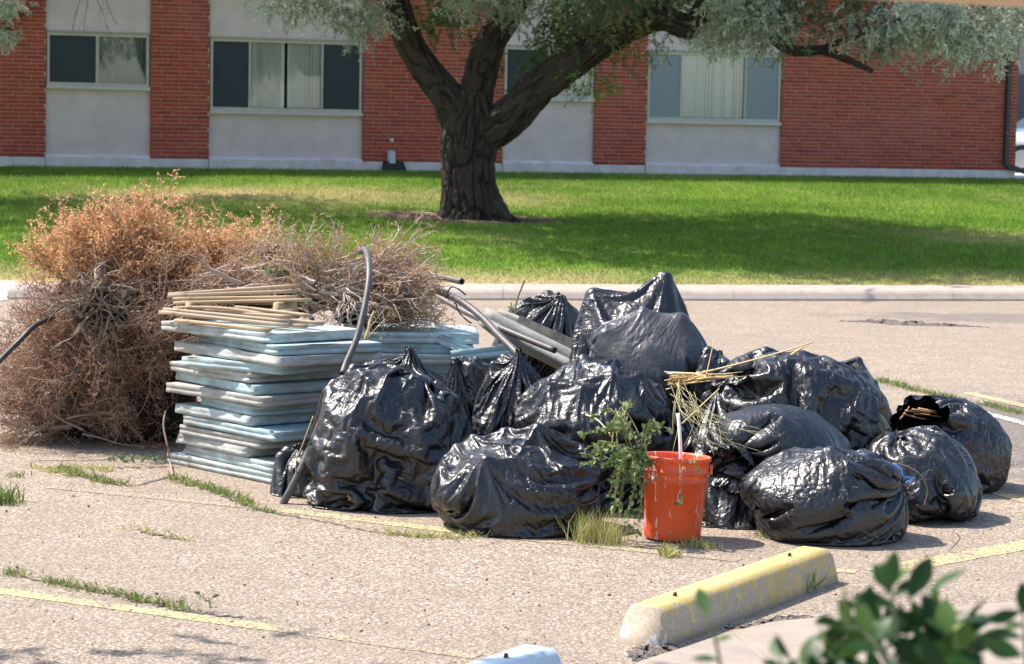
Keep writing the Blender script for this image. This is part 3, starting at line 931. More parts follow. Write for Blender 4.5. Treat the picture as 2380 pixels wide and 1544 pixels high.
SILVER = np.array([0.43, 0.48, 0.37]); OLIVE = np.array([0.17, 0.225, 0.12]); GREENL = np.array([0.06, 0.12, 0.022]); YELL = np.array([0.30, 0.31, 0.10])
def clump(cen, rad, nt, nl, rng, colr, ll=0.07, lw=0.016, droop=0.28, up=0.15, tl=0.35):
    """a spray of drooping leafy twigs round cen; returns (twig P, R), leaf arrays"""
    S = cen + rng.normal(0, 1, (nt, 3)) * np.array(rad) * 0.55
    D = unit(rng.normal(0, 1, (nt, 3)) * np.array([1, 1, 0.6]) + np.array([0, 0, up]))
    P, R = grow(S, D, rng.uniform(0.5, 1.2, nt) * tl, np.full(nt, 0.0035), 5, rng, 0.22, droop)
    s, d, i = spawn(P, nl, rng, 0.1, 1.0, 0.65)
    N = len(s)
    V, F = leaves(s, d, rng.uniform(0.6, 1.3, N) * ll, rng.uniform(0.7, 1.3, N) * lw, rng)
    c = np.array(colr) * rng.uniform(0.7, 1.25, (nt, 1))[i] * rng.uniform(0.8, 1.2, (N, 1))
    return P, R, V, F, np.repeat(c, 4, 0)
def crown(name, clumps, parent, rng, twigcol=(0.10, 0.07, 0.055)):
    TV, TF, LV, LF, LC, tn, ln = [], [], [], [], [], 0, 0
    for cl in clumps:
        P, R, V, F, C = clump(rng=rng, **cl)
        tv, tf = tube_arrays(P, R, 3, False)
        TV.append(tv); TF += [f + tn for f in tf]; tn += len(tv)
        LV.append(V); LF.append(F + ln); LC.append(C); ln += len(V)
    V = np.concatenate(LV)
    me = mesh(name, V, LF); set_col(me, np.concatenate(LC))
    o = tag(obj(name, me, M_LEAF, parent), kind="stuff")
    me2 = mesh("twigs", np.concatenate(TV), TF); set_col(me2, np.tile(np.array(twigcol), (len(me2.vertices), 1)))
    tag(obj("twigs", me2, M_TWIG, parent), kind="stuff")
    return o
CL = []
def vis(x, y, rx, ry, n, colr, dy=0.0, nt=26, nl=26, **k):
    """clumps spread over a patch of the crown"""
    for _ in range(n):
        px, py = x + rngT.uniform(-rx, rx), y + rngT.uniform(-ry, ry)
        CL.append(dict(cen=tp(px, py, dy + rngT.uniform(-0.7, 0.7)), rad=(0.30, 0.30, 0.20), nt=nt, nl=nl, colr=np.array(colr) * rngT.uniform(0.75, 1.2), **k))
vis(770, -15, 120, 30, 7, SILVER * 0.85 + OLIVE * 0.15, -0.8)
vis(860, 40, 40, 35, 5, SILVER, -0.6)
vis(690, -20, 60, 30, 4, SILVER, -0.6, nt=16)
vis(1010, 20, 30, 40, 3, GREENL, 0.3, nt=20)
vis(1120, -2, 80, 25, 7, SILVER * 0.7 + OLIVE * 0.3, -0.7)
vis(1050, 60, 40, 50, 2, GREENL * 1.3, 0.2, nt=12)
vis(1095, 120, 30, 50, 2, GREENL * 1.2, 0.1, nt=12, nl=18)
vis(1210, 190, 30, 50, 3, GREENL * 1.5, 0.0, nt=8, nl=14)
vis(1310, 45, 80, 50, 9, OLIVE * 0.75, 0.2)
vis(1310, 100, 50, 45, 4, GREENL * 1.3, -0.1, nt=18)
vis(1400, 5, 120, 30, 7, OLIVE * 0.9 + GREENL * 0.3, -0.6)
vis(1380, 165, 25, 25, 3, GREENL * 2.4, -0.6, nt=12, nl=14)
vis(1470, 105, 60, 22, 5, YELL * 0.8, -0.9, nt=14, nl=16)
vis(1550, 5, 70, 30, 5, OLIVE, -0.6)
vis(1730, 40, 70, 45, 16, SILVER * 1.15 + YELL * 0.15, -1.7)  # right-hand sprays lightened and yellowed: sunlight put into the leaf colour
vis(1700, 85, 50, 25, 4, SILVER * 0.95 + YELL * 0.15, -1.7, nt=14)
vis(1840, 10, 50, 30, 4, OLIVE * 0.8, -1.4, nt=20)
vis(1950, 20, 80, 35, 7, OLIVE * 0.8, -1.6, nt=20)
vis(2010, 70, 40, 40, 5, SILVER * 0.7 + OLIVE * 0.3, -2.0, nt=16)
vis(2190, 35, 110, 42, 18, SILVER * 1.2 + YELL * 0.15, -2.4)
vis(2160, 95, 50, 25, 3, SILVER, -2.4, nt=18)
vis(2280, 85, 60, 30, 8, SILVER * 1.05, -2.4, nt=20)
vis(2370, 50, 40, 50, 6, SILVER * 0.95, -2.2)
vis(1830, 85, 30, 30, 3, OLIVE, -1.7, nt=8, nl=12)
# the rest of the crown above the picture
for _ in range(460):
    th = rngT.uniform(0, 2 * math.pi); rr = math.sqrt(rngT.random())
    cx_ = 1.0 + 4.0 * rr * math.cos(th); cy_ = -1.4 + 4.2 * rr * math.sin(th)
    cz_ = 4.25 + 3.2 * (1 - rr * rr) * rngT.random() + rngT.uniform(0.0, 0.6)
    CL.append(dict(cen=np.array([cx_, cy_, cz_]), rad=(0.6, 0.6, 0.4), nt=14, nl=16, colr=SILVER * 0.85, ll=0.13, lw=0.055, tl=0.6))
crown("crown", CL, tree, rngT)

# ---------------------------------------------------------------- a second silver-leaved tree just left of the picture
t2 = empty("silver_tree", (-8.6, 35.5, float(lawn_z(np.array([-8.6]), np.array([35.5]))[0])))
tag(t2, "silver-leaved tree outside the left edge, its branch tips hanging into the upper left corner", "tree")
O2 = np.array(t2.location)
pth = [np.array([0, 0, -0.2]), np.array([0.1, 0, 1.5]), np.array([0.0, 0.2, 3.0]), np.array([0.5, 0.1, 4.4])]
parts = [bark_tube(pth, [0.36, 0.30, 0.25, 0.14], 40, 50, 71, 0.08, 0.05, flare=(0.4, 0.3)),
         bark_tube([np.array([0.1, 0.1, 2.4]), np.array([0.9, -0.2, 3.2]), at(-60, 40, 34.8) - O2, at(30, 70, 34.6) - O2], [0.12, 0.09, 0.05, 0.015], 16, 30, 73)]
tV, tF, tC = join(parts)
me = mesh("trunk", tV, tF, True); set_col(me, tC); obj("trunk", me, M_BARK, t2)
CL = []
for (x, y, n) in ((10, 5, 4), (20, 80, 3), (-40, 40, 4), (45, 5, 2)):
    for _ in range(n):
        CL.append(dict(cen=at(x + rngT.uniform(-18, 18), y + rngT.uniform(-14, 14), 34.6 + rngT.uniform(-.3, .3)) - O2, rad=(0.16, 0.2, 0.12), nt=12, nl=18, colr=SILVER * 0.95 + YELL * 0.1, tl=0.22))
for _ in range(170):
    th = rngT.uniform(0, 2 * math.pi); rr = math.sqrt(rngT.random())
    CL.append(dict(cen=np.array([0.6 + 3.9 * rr * math.cos(th), -0.5 + 3.0 * rr * math.sin(th), 4.0 + rngT.uniform(0, 2.0)]), rad=(0.6, 0.6, 0.4), nt=14, nl=16, colr=SILVER, ll=0.13, lw=0.05, tl=0.6))
crown("crown", CL, t2, rngT)
# bare hanging twigs in front of the stucco
S = np.stack([at(x, -30, 34.5) - O2 for x in (195, 205, 215, 225)])
P, R = grow(S, np.array([[-0.2, 0, -1], [0.1, 0, -1], [0.35, 0, -1], [0.5, 0, -0.8]]), np.full(4, 0.62), np.full(4, 0.006), 8, rngT, 0.12, 0.1)
s, d, i = spawn(P, 4, rngT, 0.3, 1, 0.5)
P2, R2 = grow(s, d, np.full(len(s), 0.22), np.full(len(s), 0.003), 4, rngT, 0.2, 0.1)
v1, f1 = tube_arrays(P, R, 4, False); v2, f2 = tube_arrays(P2, R2, 3, False)
S0 = np.array([0.5, 0.1, 4.4]); 
Pm, Rm_ = np.array([smooth_curve([S0, (S0 + S[1]) / 2 + np.array([0, 0, 0.5]), S[1] + np.array([0, 0, 0.0])], 12)]), np.array([np.linspace(0.05, 0.01, 12)])
v3, f3 = tube_arrays(Pm, Rm_, 6, False)
me = mesh("hanging_twigs", np.concatenate([v1, v2, v3]), f1 + [f + len(v1) for f in f2] + [f + len(v1) + len(v2) for f in f3])
set_col(me, np.tile([0.10, 0.085, 0.08], (len(me.vertices), 1))); tag(obj("hanging_twigs", me, M_TWIG, t2), kind="stuff")

# ---------------------------------------------------------------- tree left of the lot (out of the picture) that shades the near pavement
t3 = empty("lot_tree", (-5.2, 8.35, 0.0)); tag(t3, "leafy tree beside the lot, outside the left edge, shading the near pavement", "tree")
parts = [bark_tube([np.array([0, 0, -0.1]), np.array([0.05, 0.1, 1.6]), np.array([0.2, 0.2, 3.2]), np.array([0.9, 0.4, 4.6])], [0.17, 0.14, 0.11, 0.05], 24, 40, 91, 0.07, 0.05)]
tV, tF, tC = join(parts)
me = mesh("trunk", tV, tF, True); set_col(me, tC); obj("trunk", me, M_BARK, t3)
CL = []
for _ in range(50):
    p = np.array([rngT.uniform(-1.2, 3.2), rngT.uniform(-1.6, 0.8), rngT.uniform(3.3, 5.2)])
    CL.append(dict(cen=p, rad=(0.4, 0.4, 0.3), nt=14, nl=14, colr=GREENL * 1.3, ll=0.10, lw=0.045, tl=0.4))
crown("crown", CL, t3, rngT)
# ---------------------------------------------------------------- plastic film: a tube of film settled over its contents
def _pair(Y, i, j, rest, k, comp):
    if len(i) == 0: return
    d = Y[j] - Y[i]
    L = np.sqrt((d * d).sum(-1, keepdims=True)) + 1e-9
    r = rest[i] if rest.shape[0] > 1 else rest
    e = (L - r) / L
    if comp != 1.0: e = np.where(e < 0, e * comp, e)
    c = d * (e * (0.5 * k))
    Y[i] += c
    Y[j] -= c

def _diag(X, rest, k):
    # diagonals of the quads of the (v,u) grid, u periodic
    for par in range(2):
        A = X[par:-1:2]; B = X[par + 1::2]
        m = min(len(A), len(B))
        if m == 0: continue
        A = A[:m]; B = B[:m]; r = rest[par::2][:m]
        for sh in (1, -1):
            Bs = np.roll(B, -sh, 1)
            d = Bs - A
            L = np.sqrt((d * d).sum(-1, keepdims=True)) + 1e-9
            e = (L - r) / L
            e = np.where(e < 0, e * 0.25, e)
            c = d * (e * (0.5 * k))
            A += c
            Bs = Bs - c
            B[:] = np.roll(Bs, sh, 1)

def near_lists(X, lumps, slackd):
    P = X.reshape(-1, 3)
    out = []
    for c, r, Rm in lumps:
        out.append(np.nonzero(((P - c) ** 2).sum(1) < (r.max() + slackd) ** 2)[0])
    return out

def collide_near(X, lumps, near, floor=0.003, soft=1.0, Xp=None):
    P = X.reshape(-1, 3)
    for (c, r, Rm), ii in zip(lumps, near):
        if len(ii) == 0: continue
        x = P[ii]
        q = (x - c) @ Rm / r
        d = np.sqrt((q * q).sum(-1, keepdims=True)) + 1e-9
        xn = (q / d * r) @ Rm.T + c
        P[ii] = np.where(d < 1, x + (xn - x) * soft, x)
        if Xp is not None:
            jj = ii[d[:, 0] < 1.004]
            Q = Xp.reshape(-1, 3)
            Q[jj] += 0.8 * (P[jj] - Q[jj])
    np.maximum(X[..., 2], floor, out=X[..., 2])

def film(X, lumps, rng, rest_h, rest_v, steps=(90, 40, 14), grav=0.0004, pin=None, others=(), finer=(1.05, 1.05), bend=0.25, push=0.0, axis_pull=None):
    """X (nv,nu,3) start; refined twice. pin = list of row indices (coarse) held in place"""
    X = X.astype(np.float64).copy()
    lv = 0
    pins = {r: X[r].copy() for r in (pin or [])}
    for lv, st in enumerate(steps):
        if lv > 0:
            # refine: insert midpoints in both directions
            nv, nu, _ = X.shape
            Y = np.zeros((nv * 2 - 1, nu * 2, 3))
            Y[0::2, 0::2] = X
            Y[1::2, 0::2] = 0.5 * (X[1:] + X[:-1])
            Y[:, 1::2] = 0.5 * (Y[:, 0::2] + np.roll(Y[:, 0::2], -1, 1))
            X = Y
            rest_h = np.repeat(rest_h, 2)[:X.shape[0]] * 0.5 * finer[lv - 1]
            rest_v = np.repeat(rest_v, 2)[:X.shape[0] - 1] * 0.5 * finer[lv - 1]
            pins = {r * 2: np.stack([v, 0.5 * (v + np.roll(v, -1, 0))], 1).reshape(-1, 3) for r, v in pins.items()}
            ce = np.median(rest_h)
            X += rng.normal(0, 0.07 * ce, X.shape)
            bend = bend * 0.45
        V = np.zeros_like(X)
        Xp = X.copy()
        nv = X.shape[0]
        rh = rest_h[:, None, None] if rest_h.ndim == 1 else rest_h
        rhB = np.broadcast_to(rest_h[:, None, None], (nv, X.shape[1], 1))
        rv = rest_v[:, None, None]
        rd = np.sqrt(((rest_h[:-1] + rest_h[1:]) / 2) ** 2 + rest_v ** 2)[:, None, None]
        g = grav * (0.5 ** lv)
        for it in range(st):
            vel = (X - Xp) * 0.9
            Xp = np.ascontiguousarray(X.copy())
            X = X + vel
            X[..., 2] -= g
            if push:
                du = np.roll(X, -1, 1) - np.roll(X, 1, 1)
                dv = np.zeros_like(X); dv[1:-1] = X[2:] - X[:-2]
                nn = np.cross(du, dv)
                X += unit(nn) * push * (0.5 ** lv)
            for sub in range(3 if lv == 0 else 2):
                # around
                Y = np.moveaxis(X, 1, 0)
                n = X.shape[1]
                for s in range(2):
                    i = np.arange(s, n, 2); j = (i + 1) % n
                    _pair(Y, i, j, rh[None, :, 0], 1.0, 0.7)
                for s in range(2):
                    i = np.arange(s, nv - 1, 2)
                    _pair(X, i, i + 1, rv, 1.0, 0.7)
                _diag(X, rd, 0.7)
            # bending
            Y = np.moveaxis(X, 1, 0)
            n = X.shape[1]
            for s in range(4):
                i = np.arange(s, n, 4); j = (i + 2) % n
                _pair(Y, i, j, 2 * rh[None, :, 0], bend, 1.0)
                i = np.arange(s, nv - 2, 4)
                _pair(X, i, i + 2, 2 * rv, bend, 1.0)
            for r, v in pins.items():
                X[r] = v
            if axis_pull is not None: axis_pull(X, lv)
            if it % 12 == 0:
                nl, no = near_lists(X, lumps, 0.05), near_lists(X, others, 0.05)
            X = np.ascontiguousarray(X)
            collide_near(X, lumps, nl, Xp=Xp)
            if len(others): collide_near(X, others, no, soft=0.5)
            low = X[..., 2] < 0.004
            Xp[low] = X[low]
    return X

def grid_faces(nv, nu):
    idx = np.arange(nv * nu).reshape(nv, nu)
    a = idx[:-1]; b = idx[1:]
    return np.stack([a, np.roll(a, -1, 1), np.roll(b, -1, 1), b], -1).reshape(-1, 4)

def frame(axis):
    a = unit(axis)
    ref = np.array([0, 0, 1.0]) if abs(a[2]) < 0.9 else np.array([0, 1.0, 0])
    e1 = unit(np.cross(ref, a)); e2 = np.cross(a, e1)
    return a, e1, e2

def lump(c, r, rot=None):
    r = np.array(r, float) if hasattr(r, "__len__") else np.array([r, r, r], float)
    Rm = np.eye(3) if rot is None else np.array(Matrix.Rotation(rot[0], 3, rot[1]))
    return (np.array(c, float), r, Rm)

def rot_to(axis):
    """columns: local z along axis"""
    a, e1, e2 = frame(axis)
    return np.stack([e1, e2, a], 1)

def bag_mesh(name, c, r, axis=(0, 0, 1), pokes=(), lumps=(), neck=0.0, flare=0.10, slack=(1.10, 1.06), seed=0, nu=48, nv=36,
             steps=(80, 36, 12), grav=0.0004, others=(), open_at=None, bend=0.25, push=0.0, rot=None, npoke=7, poke_r=0.05, poke_at=(0.80, 0.93), extra=None, fillscale=0.93, finer=(1.05, 1.05), vary=0.08):
    """c centre, r semi-axes (world x,y,z unless rot), axis from bottom seam to the tied neck"""
    rng = np.random.default_rng(seed)
    c = np.array(c, float); r = np.array(r, float)
    Rm = np.eye(3) if rot is None else np.array(Matrix.Rotation(rot[0], 3, rot[1]))
    a, e1, e2 = frame(axis)
    v = np.linspace(0, 1, nv)
    neckrows = int(nv * 0.2) if neck > 0 else 0
    nb = nv - neckrows
    u = np.arange(nu) / nu * 2 * math.pi
    t = np.linspace(0.05, math.pi - (0.12 if neck > 0 else 0.05), nb)
    if open_at is not None:
        t = np.linspace(0.05, open_at, nb)
    D = (-np.cos(t))[:, None, None] * a + np.sin(t)[:, None, None] * (np.cos(u)[None, :, None] * e1 + np.sin(u)[None, :, None] * e2)
    # squarer than an ellipsoid
    Dl = D @ Rm
    pw = 2.5
    Dl = Dl / ((np.abs(Dl) ** pw).sum(-1, keepdims=True)) ** (1 / pw)
    X = (Dl * r) @ Rm.T + c
    if neckrows:
        top = X[-1].mean(0)
        rad = np.concatenate([np.full(2, 0.022), np.linspace(0.03, flare, neckrows - 2)])
        hh = np.linspace(0.01, neck, neckrows)
        N = top + hh[:, None, None] * a + rad[:, None, None] * (np.cos(u)[None, :, None] * e1 + np.sin(u)[None, :, None] * e2)
        wob = 1 + 0.35 * np.sin(u * 3 + rng.uniform(0, 6)) * np.linspace(0, 1, neckrows)[:, None]
        N = top + hh[:, None, None] * a * wob[..., None] + (N - top - hh[:, None, None] * a) * wob[..., None]
        X = np.concatenate([X, N], 0)
    fills = [(c, r * fillscale * 0.80, Rm)]
    for k in range(7):
        d = rng.normal(0, 1, 3); d /= np.linalg.norm(d)
        fr = rng.uniform(0.42, 0.62, 3)
        fills.append((c + Rm @ (d * r * (1 - fr.mean()) * fillscale), r * fr * fillscale, Rm))
    for p in lumps:
        fills.append(p)
    for k in range(npoke):
        d = unit(rng.normal(0, 1, 3))
        if d[2] < -0.3: d[2] = -d[2]
        pc = c + (Rm @ (d * r)) * rng.uniform(*poke_at)
        fills.append(lump(pc, rng.uniform(0.5, 1.3) * poke_r))
    for (pc, pr) in pokes:
        fills.append(lump(pc, pr))
    seg_h = np.sqrt(((np.roll(X, -1, 1) - X) ** 2).sum(-1)).mean(1)
    seg_v = np.sqrt(((X[1:] - X[:-1]) ** 2).sum(-1)).mean(1)
    full = np.percentile(seg_h[:nb], 90)
    sh = np.minimum(np.maximum(seg_h * slack[0], np.minimum(full, seg_h * 1.9)), full * slack[0])
    sv = seg_v * slack[1]
    sh[:2] = np.maximum(sh[:2], seg_h[:2])
    if neckrows:
        sh[nb - 2:nb + 2] = seg_h[nb - 2:nb + 2] * 1.2
        sh[nb + 2:] = seg_h[nb + 2:] * 1.6
        sv[nb - 1:] = seg_v[nb - 1:] * 1.02
    kv = np.interp(np.linspace(0, 1, len(sv)), np.linspace(0, 1, 7), rng.uniform(0, 1, 7))
    kh = np.interp(np.linspace(0, 1, len(sh)), np.linspace(0, 1, 7), rng.uniform(0, 1, 7))
    sv *= 1 + vary * kv
    sh[2:nb - 2] *= 1 + vary * kh[2:nb - 2]
    X += rng.normal(0, 0.006, X.shape) + 0.02 * np.stack([fbm(X * 7 + seed, seed + 5 * q, 2) for q in range(3)], -1)
    np.maximum(X[..., 2], 0.003, out=X[..., 2])
    pin = [0, nb - 1, nb] if neckrows else ([0] if open_at is not None else [0, nv - 1])
    X = film(X, fills, rng, sh, sv, steps=steps, grav=grav, pin=pin, others=others, bend=bend, push=push, axis_pull=extra, finer=finer)
    nv2, nu2, _ = X.shape
    V = X.reshape(-1, 3)
    Fq = grid_faces(nv2, nu2)
    F = [Fq, np.arange(nu2)[::-1].reshape(1, -1).copy()]
    if not neckrows and open_at is None:
        F.append((np.arange(nu2) + (nv2 - 1) * nu2).reshape(1, -1))
    me = mesh(name, V, F, smooth=True)
    # lengths along the film, for the fine creases of the material
    uv = np.stack(np.meshgrid(np.abs(np.linspace(-1, 1, nu2, endpoint=False)) * full * nu * 0.5, np.linspace(0, seg_v.sum(), nv2)), -1).reshape(-1, 2)
    uv = uv + seed * 3.7
    lay = me.uv_layers.new(name="film")
    li = np.zeros(len(me.loops), np.int32); me.loops.foreach_get("vertex_index", li)
    lay.data.foreach_set("uv", uv[li].astype(np.float32).ravel())
    return me
# ---------------------------------------------------------------- foam insulation boards
def foam_mat(name, c, dirt=0.5, seed=0.0):
    t = NT(name)
    p = t.co()
    n1 = t.noise(5, 5, 0.65, vec=p); n2 = t.noise(45, 4, 0.7, vec=p)
    at_ = t.n("Attribute"); at_.attribute_name = "edge"
    info = t.rand()
    base = t.mix(t.ramp(n1, [(0.35, 0), (0.75, 0.5)]), c, tuple(min(1, x * 1.12 + 0.05) for x in c))
    grime = t.math('MULTIPLY', t.ramp(t.noise(3.2, 6, 0.7, vec=p, stretch=(1, 1, 3)), [(0.36, 0), (0.66, 1)]), t.math('MULTIPLY', at_.outputs["Fac"], dirt))
    base = t.mix(grime, base, (0.30, 0.28, 0.25))
    base = t.mix(t.ramp(n2, [(0.62, 0), (0.72, 0.5 * dirt)]), base, (0.22, 0.20, 0.18))
    t.color(base).set(Roughness=0.75)
    t.b.inputs["Subsurface Weight"].default_value = 0.0
    t.bump(t.math('ADD', n2, t.math('MULTIPLY', n1, 1.5)), 0.35, 0.006)
    return t.m
M_FOAM = [foam_mat("foam_pale", (0.46, 0.57, 0.575), 1.3), foam_mat("foam_blue", (0.34, 0.52, 0.56), 1.2), foam_mat("foam_weathered", (0.49, 0.515, 0.49), 1.5), foam_mat("foam_grey", (0.40, 0.405, 0.37), 1.5)]

def board_mesh(lx, ly, h, rng, groove=0.005, dents=4):
    """board spanning x -lx..0, y 0..ly, z 0..h (front corner at the origin); stepped, grooved edge"""
    prof = [(0.000, 0.0), (0.0, 0.42), (groove, 0.46), (groove, 0.56), (0.001, 0.60), (0.0, 0.97), (0.0015, 1.0)]
    k = 0.06
    def line(a, b):
        n = max(2, int(np.linalg.norm(np.array(b) - a) / k))
        return [np.array(a) + (np.array(b) - a) * i / n for i in range(n)]
    c0 = [np.array([-lx, 0.0]), np.array([0.0, 0.0]), np.array([0.0, ly]), np.array([-lx, ly])]
    rim, nrm = [], []
    ns_ = [np.array([0, -1.0]), np.array([1.0, 0]), np.array([0, 1.0]), np.array([-1.0, 0])]
    for i in range(4):
        L = line(c0[i], c0[(i + 1) % 4])
        for j, q in enumerate(L):
            rim.append(q)
            nrm.append(unit(ns_[i] + ns_[i - 1]) * 1.2 if j == 0 else ns_[i])
    rim, nrm = np.array(rim), np.array(nrm)
    n = len(rim)
    off = rng.normal(0, 0.0011, n)
    for _ in range(dents):
        c = rng.integers(0, n); w = rng.uniform(0.6, 2.0)
        dd = np.minimum(np.abs(np.arange(n) - c), n - np.abs(np.arange(n) - c))
        off -= rng.uniform(0.006, 0.022) * np.exp(-(dd / w) ** 2)
    V, E = [], []
    sag = 0.0015 * np.sin(rim[:, 0] * 4 + rng.uniform(0, 6))
    for (o, z) in prof:
        xy = rim + nrm * (off * (0.5 + z) - o + rng.normal(0, 0.0006, n))[:, None]
        V.append(np.c_[xy, np.full(n, z * h) + sag + rng.normal(0, 0.0003, n)])
        E += [1.0] * n
    inner = rim.mean(0) + (rim - rim.mean(0)) * 0.93
    for z in (1.0, 0.0):
        V.append(np.c_[inner, np.full(n, z * h) + sag]); E += [0.25] * n
    V = np.concatenate(V)
    m = len(prof)
    idx = np.arange(n)
    F = []
    for r in range(m - 1):
        a = r * n + idx; b = r * n + np.roll(idx, -1)
        F.append(np.stack([a, b, b + n, a + n], -1))
    a = (m - 1) * n + idx; b = (m - 1) * n + np.roll(idx, -1); c = m * n + idx; d = m * n + np.roll(idx, -1)
    F.append(np.stack([a, b, d, c], -1))
    e = (m + 1) * n + idx; f = (m + 1) * n + np.roll(idx, -1)
    F.append(np.stack([np.roll(idx, -1), idx, e, f], -1))
    F += [(m * n + idx).reshape(1, -1), (m + 1) * n + idx[::-1].reshape(1, -1)]
    me = mesh("foam_board", V, F)
    at_ = me.attributes.new("edge", 'FLOAT', 'POINT'); at_.data.foreach_set("value", np.array(E, np.float32))
    return me

rngF = np.random.default_rng(8)
K0 = gnd(645, 1130)[:2]
a_dir = unit(np.array([0.65, -0.76])); STACK_A = math.atan2(a_dir[1], a_dir[0])
SC = 1357.0 * 0.65
rows1 = [  # from the ground up: left end, front corner (survey units), width, tint, height
    (50, 800, 0.62, 0), (85, 770, 0.60, 0), (50, 560, 0.62, 2), (95, 660, 0.58, 3), (155, 775, 0.55, 1), (70, 585, 0.60, 0), (190, 590, 0.52, 1),
    (50, 680, 0.60, 3), (10, 610, 0.60, 1), (0, 565, 0.58, 2), (215, 740, 0.50, 1), (85, 815, 0.62, 2), (115, 785, 0.60, 1), (5, 715, 0.60, 0)]
nm_pos = ["bottom", "second from bottom", "third from bottom", "fourth from bottom", "fifth from bottom", "sixth from bottom", "seventh from bottom",
          "eighth from bottom", "sixth from top", "fifth from top", "fourth from top, set back", "third from top", "second from top", "topmost"]
z = 0.004
BT = 0.0535
for i, (l_, c_, w_, m_) in enumerate(rows1):
    me = board_mesh((c_ - l_) / SC * 1.17, w_, BT - 0.006, rngF, (0.007, 0.003, 0.001)[i % 3])
    pos = K0 + a_dir * (c_ - 800) / SC
    if i == 10: pos = pos + np.array([0.05, 0.06])
    o = obj("foam_board", me, M_FOAM[m_], None, loc=(pos[0], pos[1], z), rot=(rngF.normal(0, 0.002), rngF.normal(0, 0.002), STACK_A + rngF.normal(0, 0.065) + (0.10 if i in (4, 10) else 0)))
    tag(o, "foam board, %s of the tall stack under the wood strips" % nm_pos[i], "foam board", "foam boards in the tall stack")
    z += BT
STACK_TOP = z
# second stack behind, lower and turned to the camera
rows2 = [(-1.02, -0.16, 0.60, 1)] * 9 + [(-1.0, -0.08, 0.55, 0), (-0.9, -0.18, 0.5, 1), (-0.98, -0.20, 0.55, 2), (-0.88, -0.17, 0.60, 0)]
z2 = 0.004
for i, (x0, x1, w_, m_) in enumerate(rows2):
    me = board_mesh(x1 - x0, w_, BT - 0.002, rngF)
    o = obj("foam_board", me, M_FOAM[[0, 1, 2, 1][i % 4]], None, loc=(x1 + rngF.normal(0, 0.012), 13.02 + rngF.normal(0, 0.02), z2), rot=(0, 0, 0.03 + rngF.normal(0, 0.03)))
    if i < len(rows2) - 4: lab = "pale blue foam board low in the second stack, hidden behind the black bags"
    else: lab = "pale blue foam board, %s of the second stack behind the bags" % ["fourth from top", "third from top", "second from top", "topmost"][i - len(rows2) + 4]
    tag(o, lab, "foam board", "foam boards in the second stack")
    z2 += BT
# loose panels leaning to the right of the second stack
def lean(A, B, wdir, w, h, mat, label, name="foam_sheet", strip=None):
    """panel with its long front edge from A to B"""
    A, B = np.array(A), np.array(B)
    X = unit(B - A); Y = unit(np.array(wdir, float) - X * np.dot(wdir, X)); Z = np.cross(X, Y)
    me = board_mesh(np.linalg.norm(B - A), w, h, rngF)
    o = obj(name, me, mat)
    o.matrix_world = Matrix(((X[0], Y[0], Z[0], B[0]), (X[1], Y[1], Z[1], B[1]), (X[2], Y[2], Z[2], B[2]), (0, 0, 0, 1)))
    tag(o, label, "foam panel")
    return o
lean(at(1110, 752, 13.35), at(1330, 862, 13.05), (0.2, 1, -0.30), 0.30, 0.10, M_FOAM[3], "thick grey-green foam sheet sloping down to the right behind the grey pipes")
lean(at(1010, 795, 13.0), at(1190, 868, 12.85), (0.0, 1, -0.1), 0.10, 0.05, M_FOAM[1], "narrow blue foam sheet sloping down under the right end of the second stack")
lean(at(1050, 842, 12.75), at(1195, 826, 12.75), (0.0, 1, -0.1), 0.25, 0.06, M_FOAM[1], "short blue foam sheet wedged between the black bags")
t = NT("weathered_strip"); nz = t.noise(20, 5, 0.7); t.color(t.ramp(nz, [(0.3, (0.06, 0.055, 0.05)), (0.7, (0.20, 0.18, 0.155))])).set(Roughness=0.8); M_STRIP = t.m
o = lean(at(1150, 742, 13.6), at(1365, 838, 13.35), (0.3, 1, -0.16), 0.30, 0.06, M_FOAM[3], "foam panel with a dark weathered edge leaning below the open bag")
b = MB(); b.box((-0.46, -0.022, 0.012), (0.01, -0.001, 0.075)); obj("edge_strip", b.mesh("edge_strip"), M_STRIP, o)

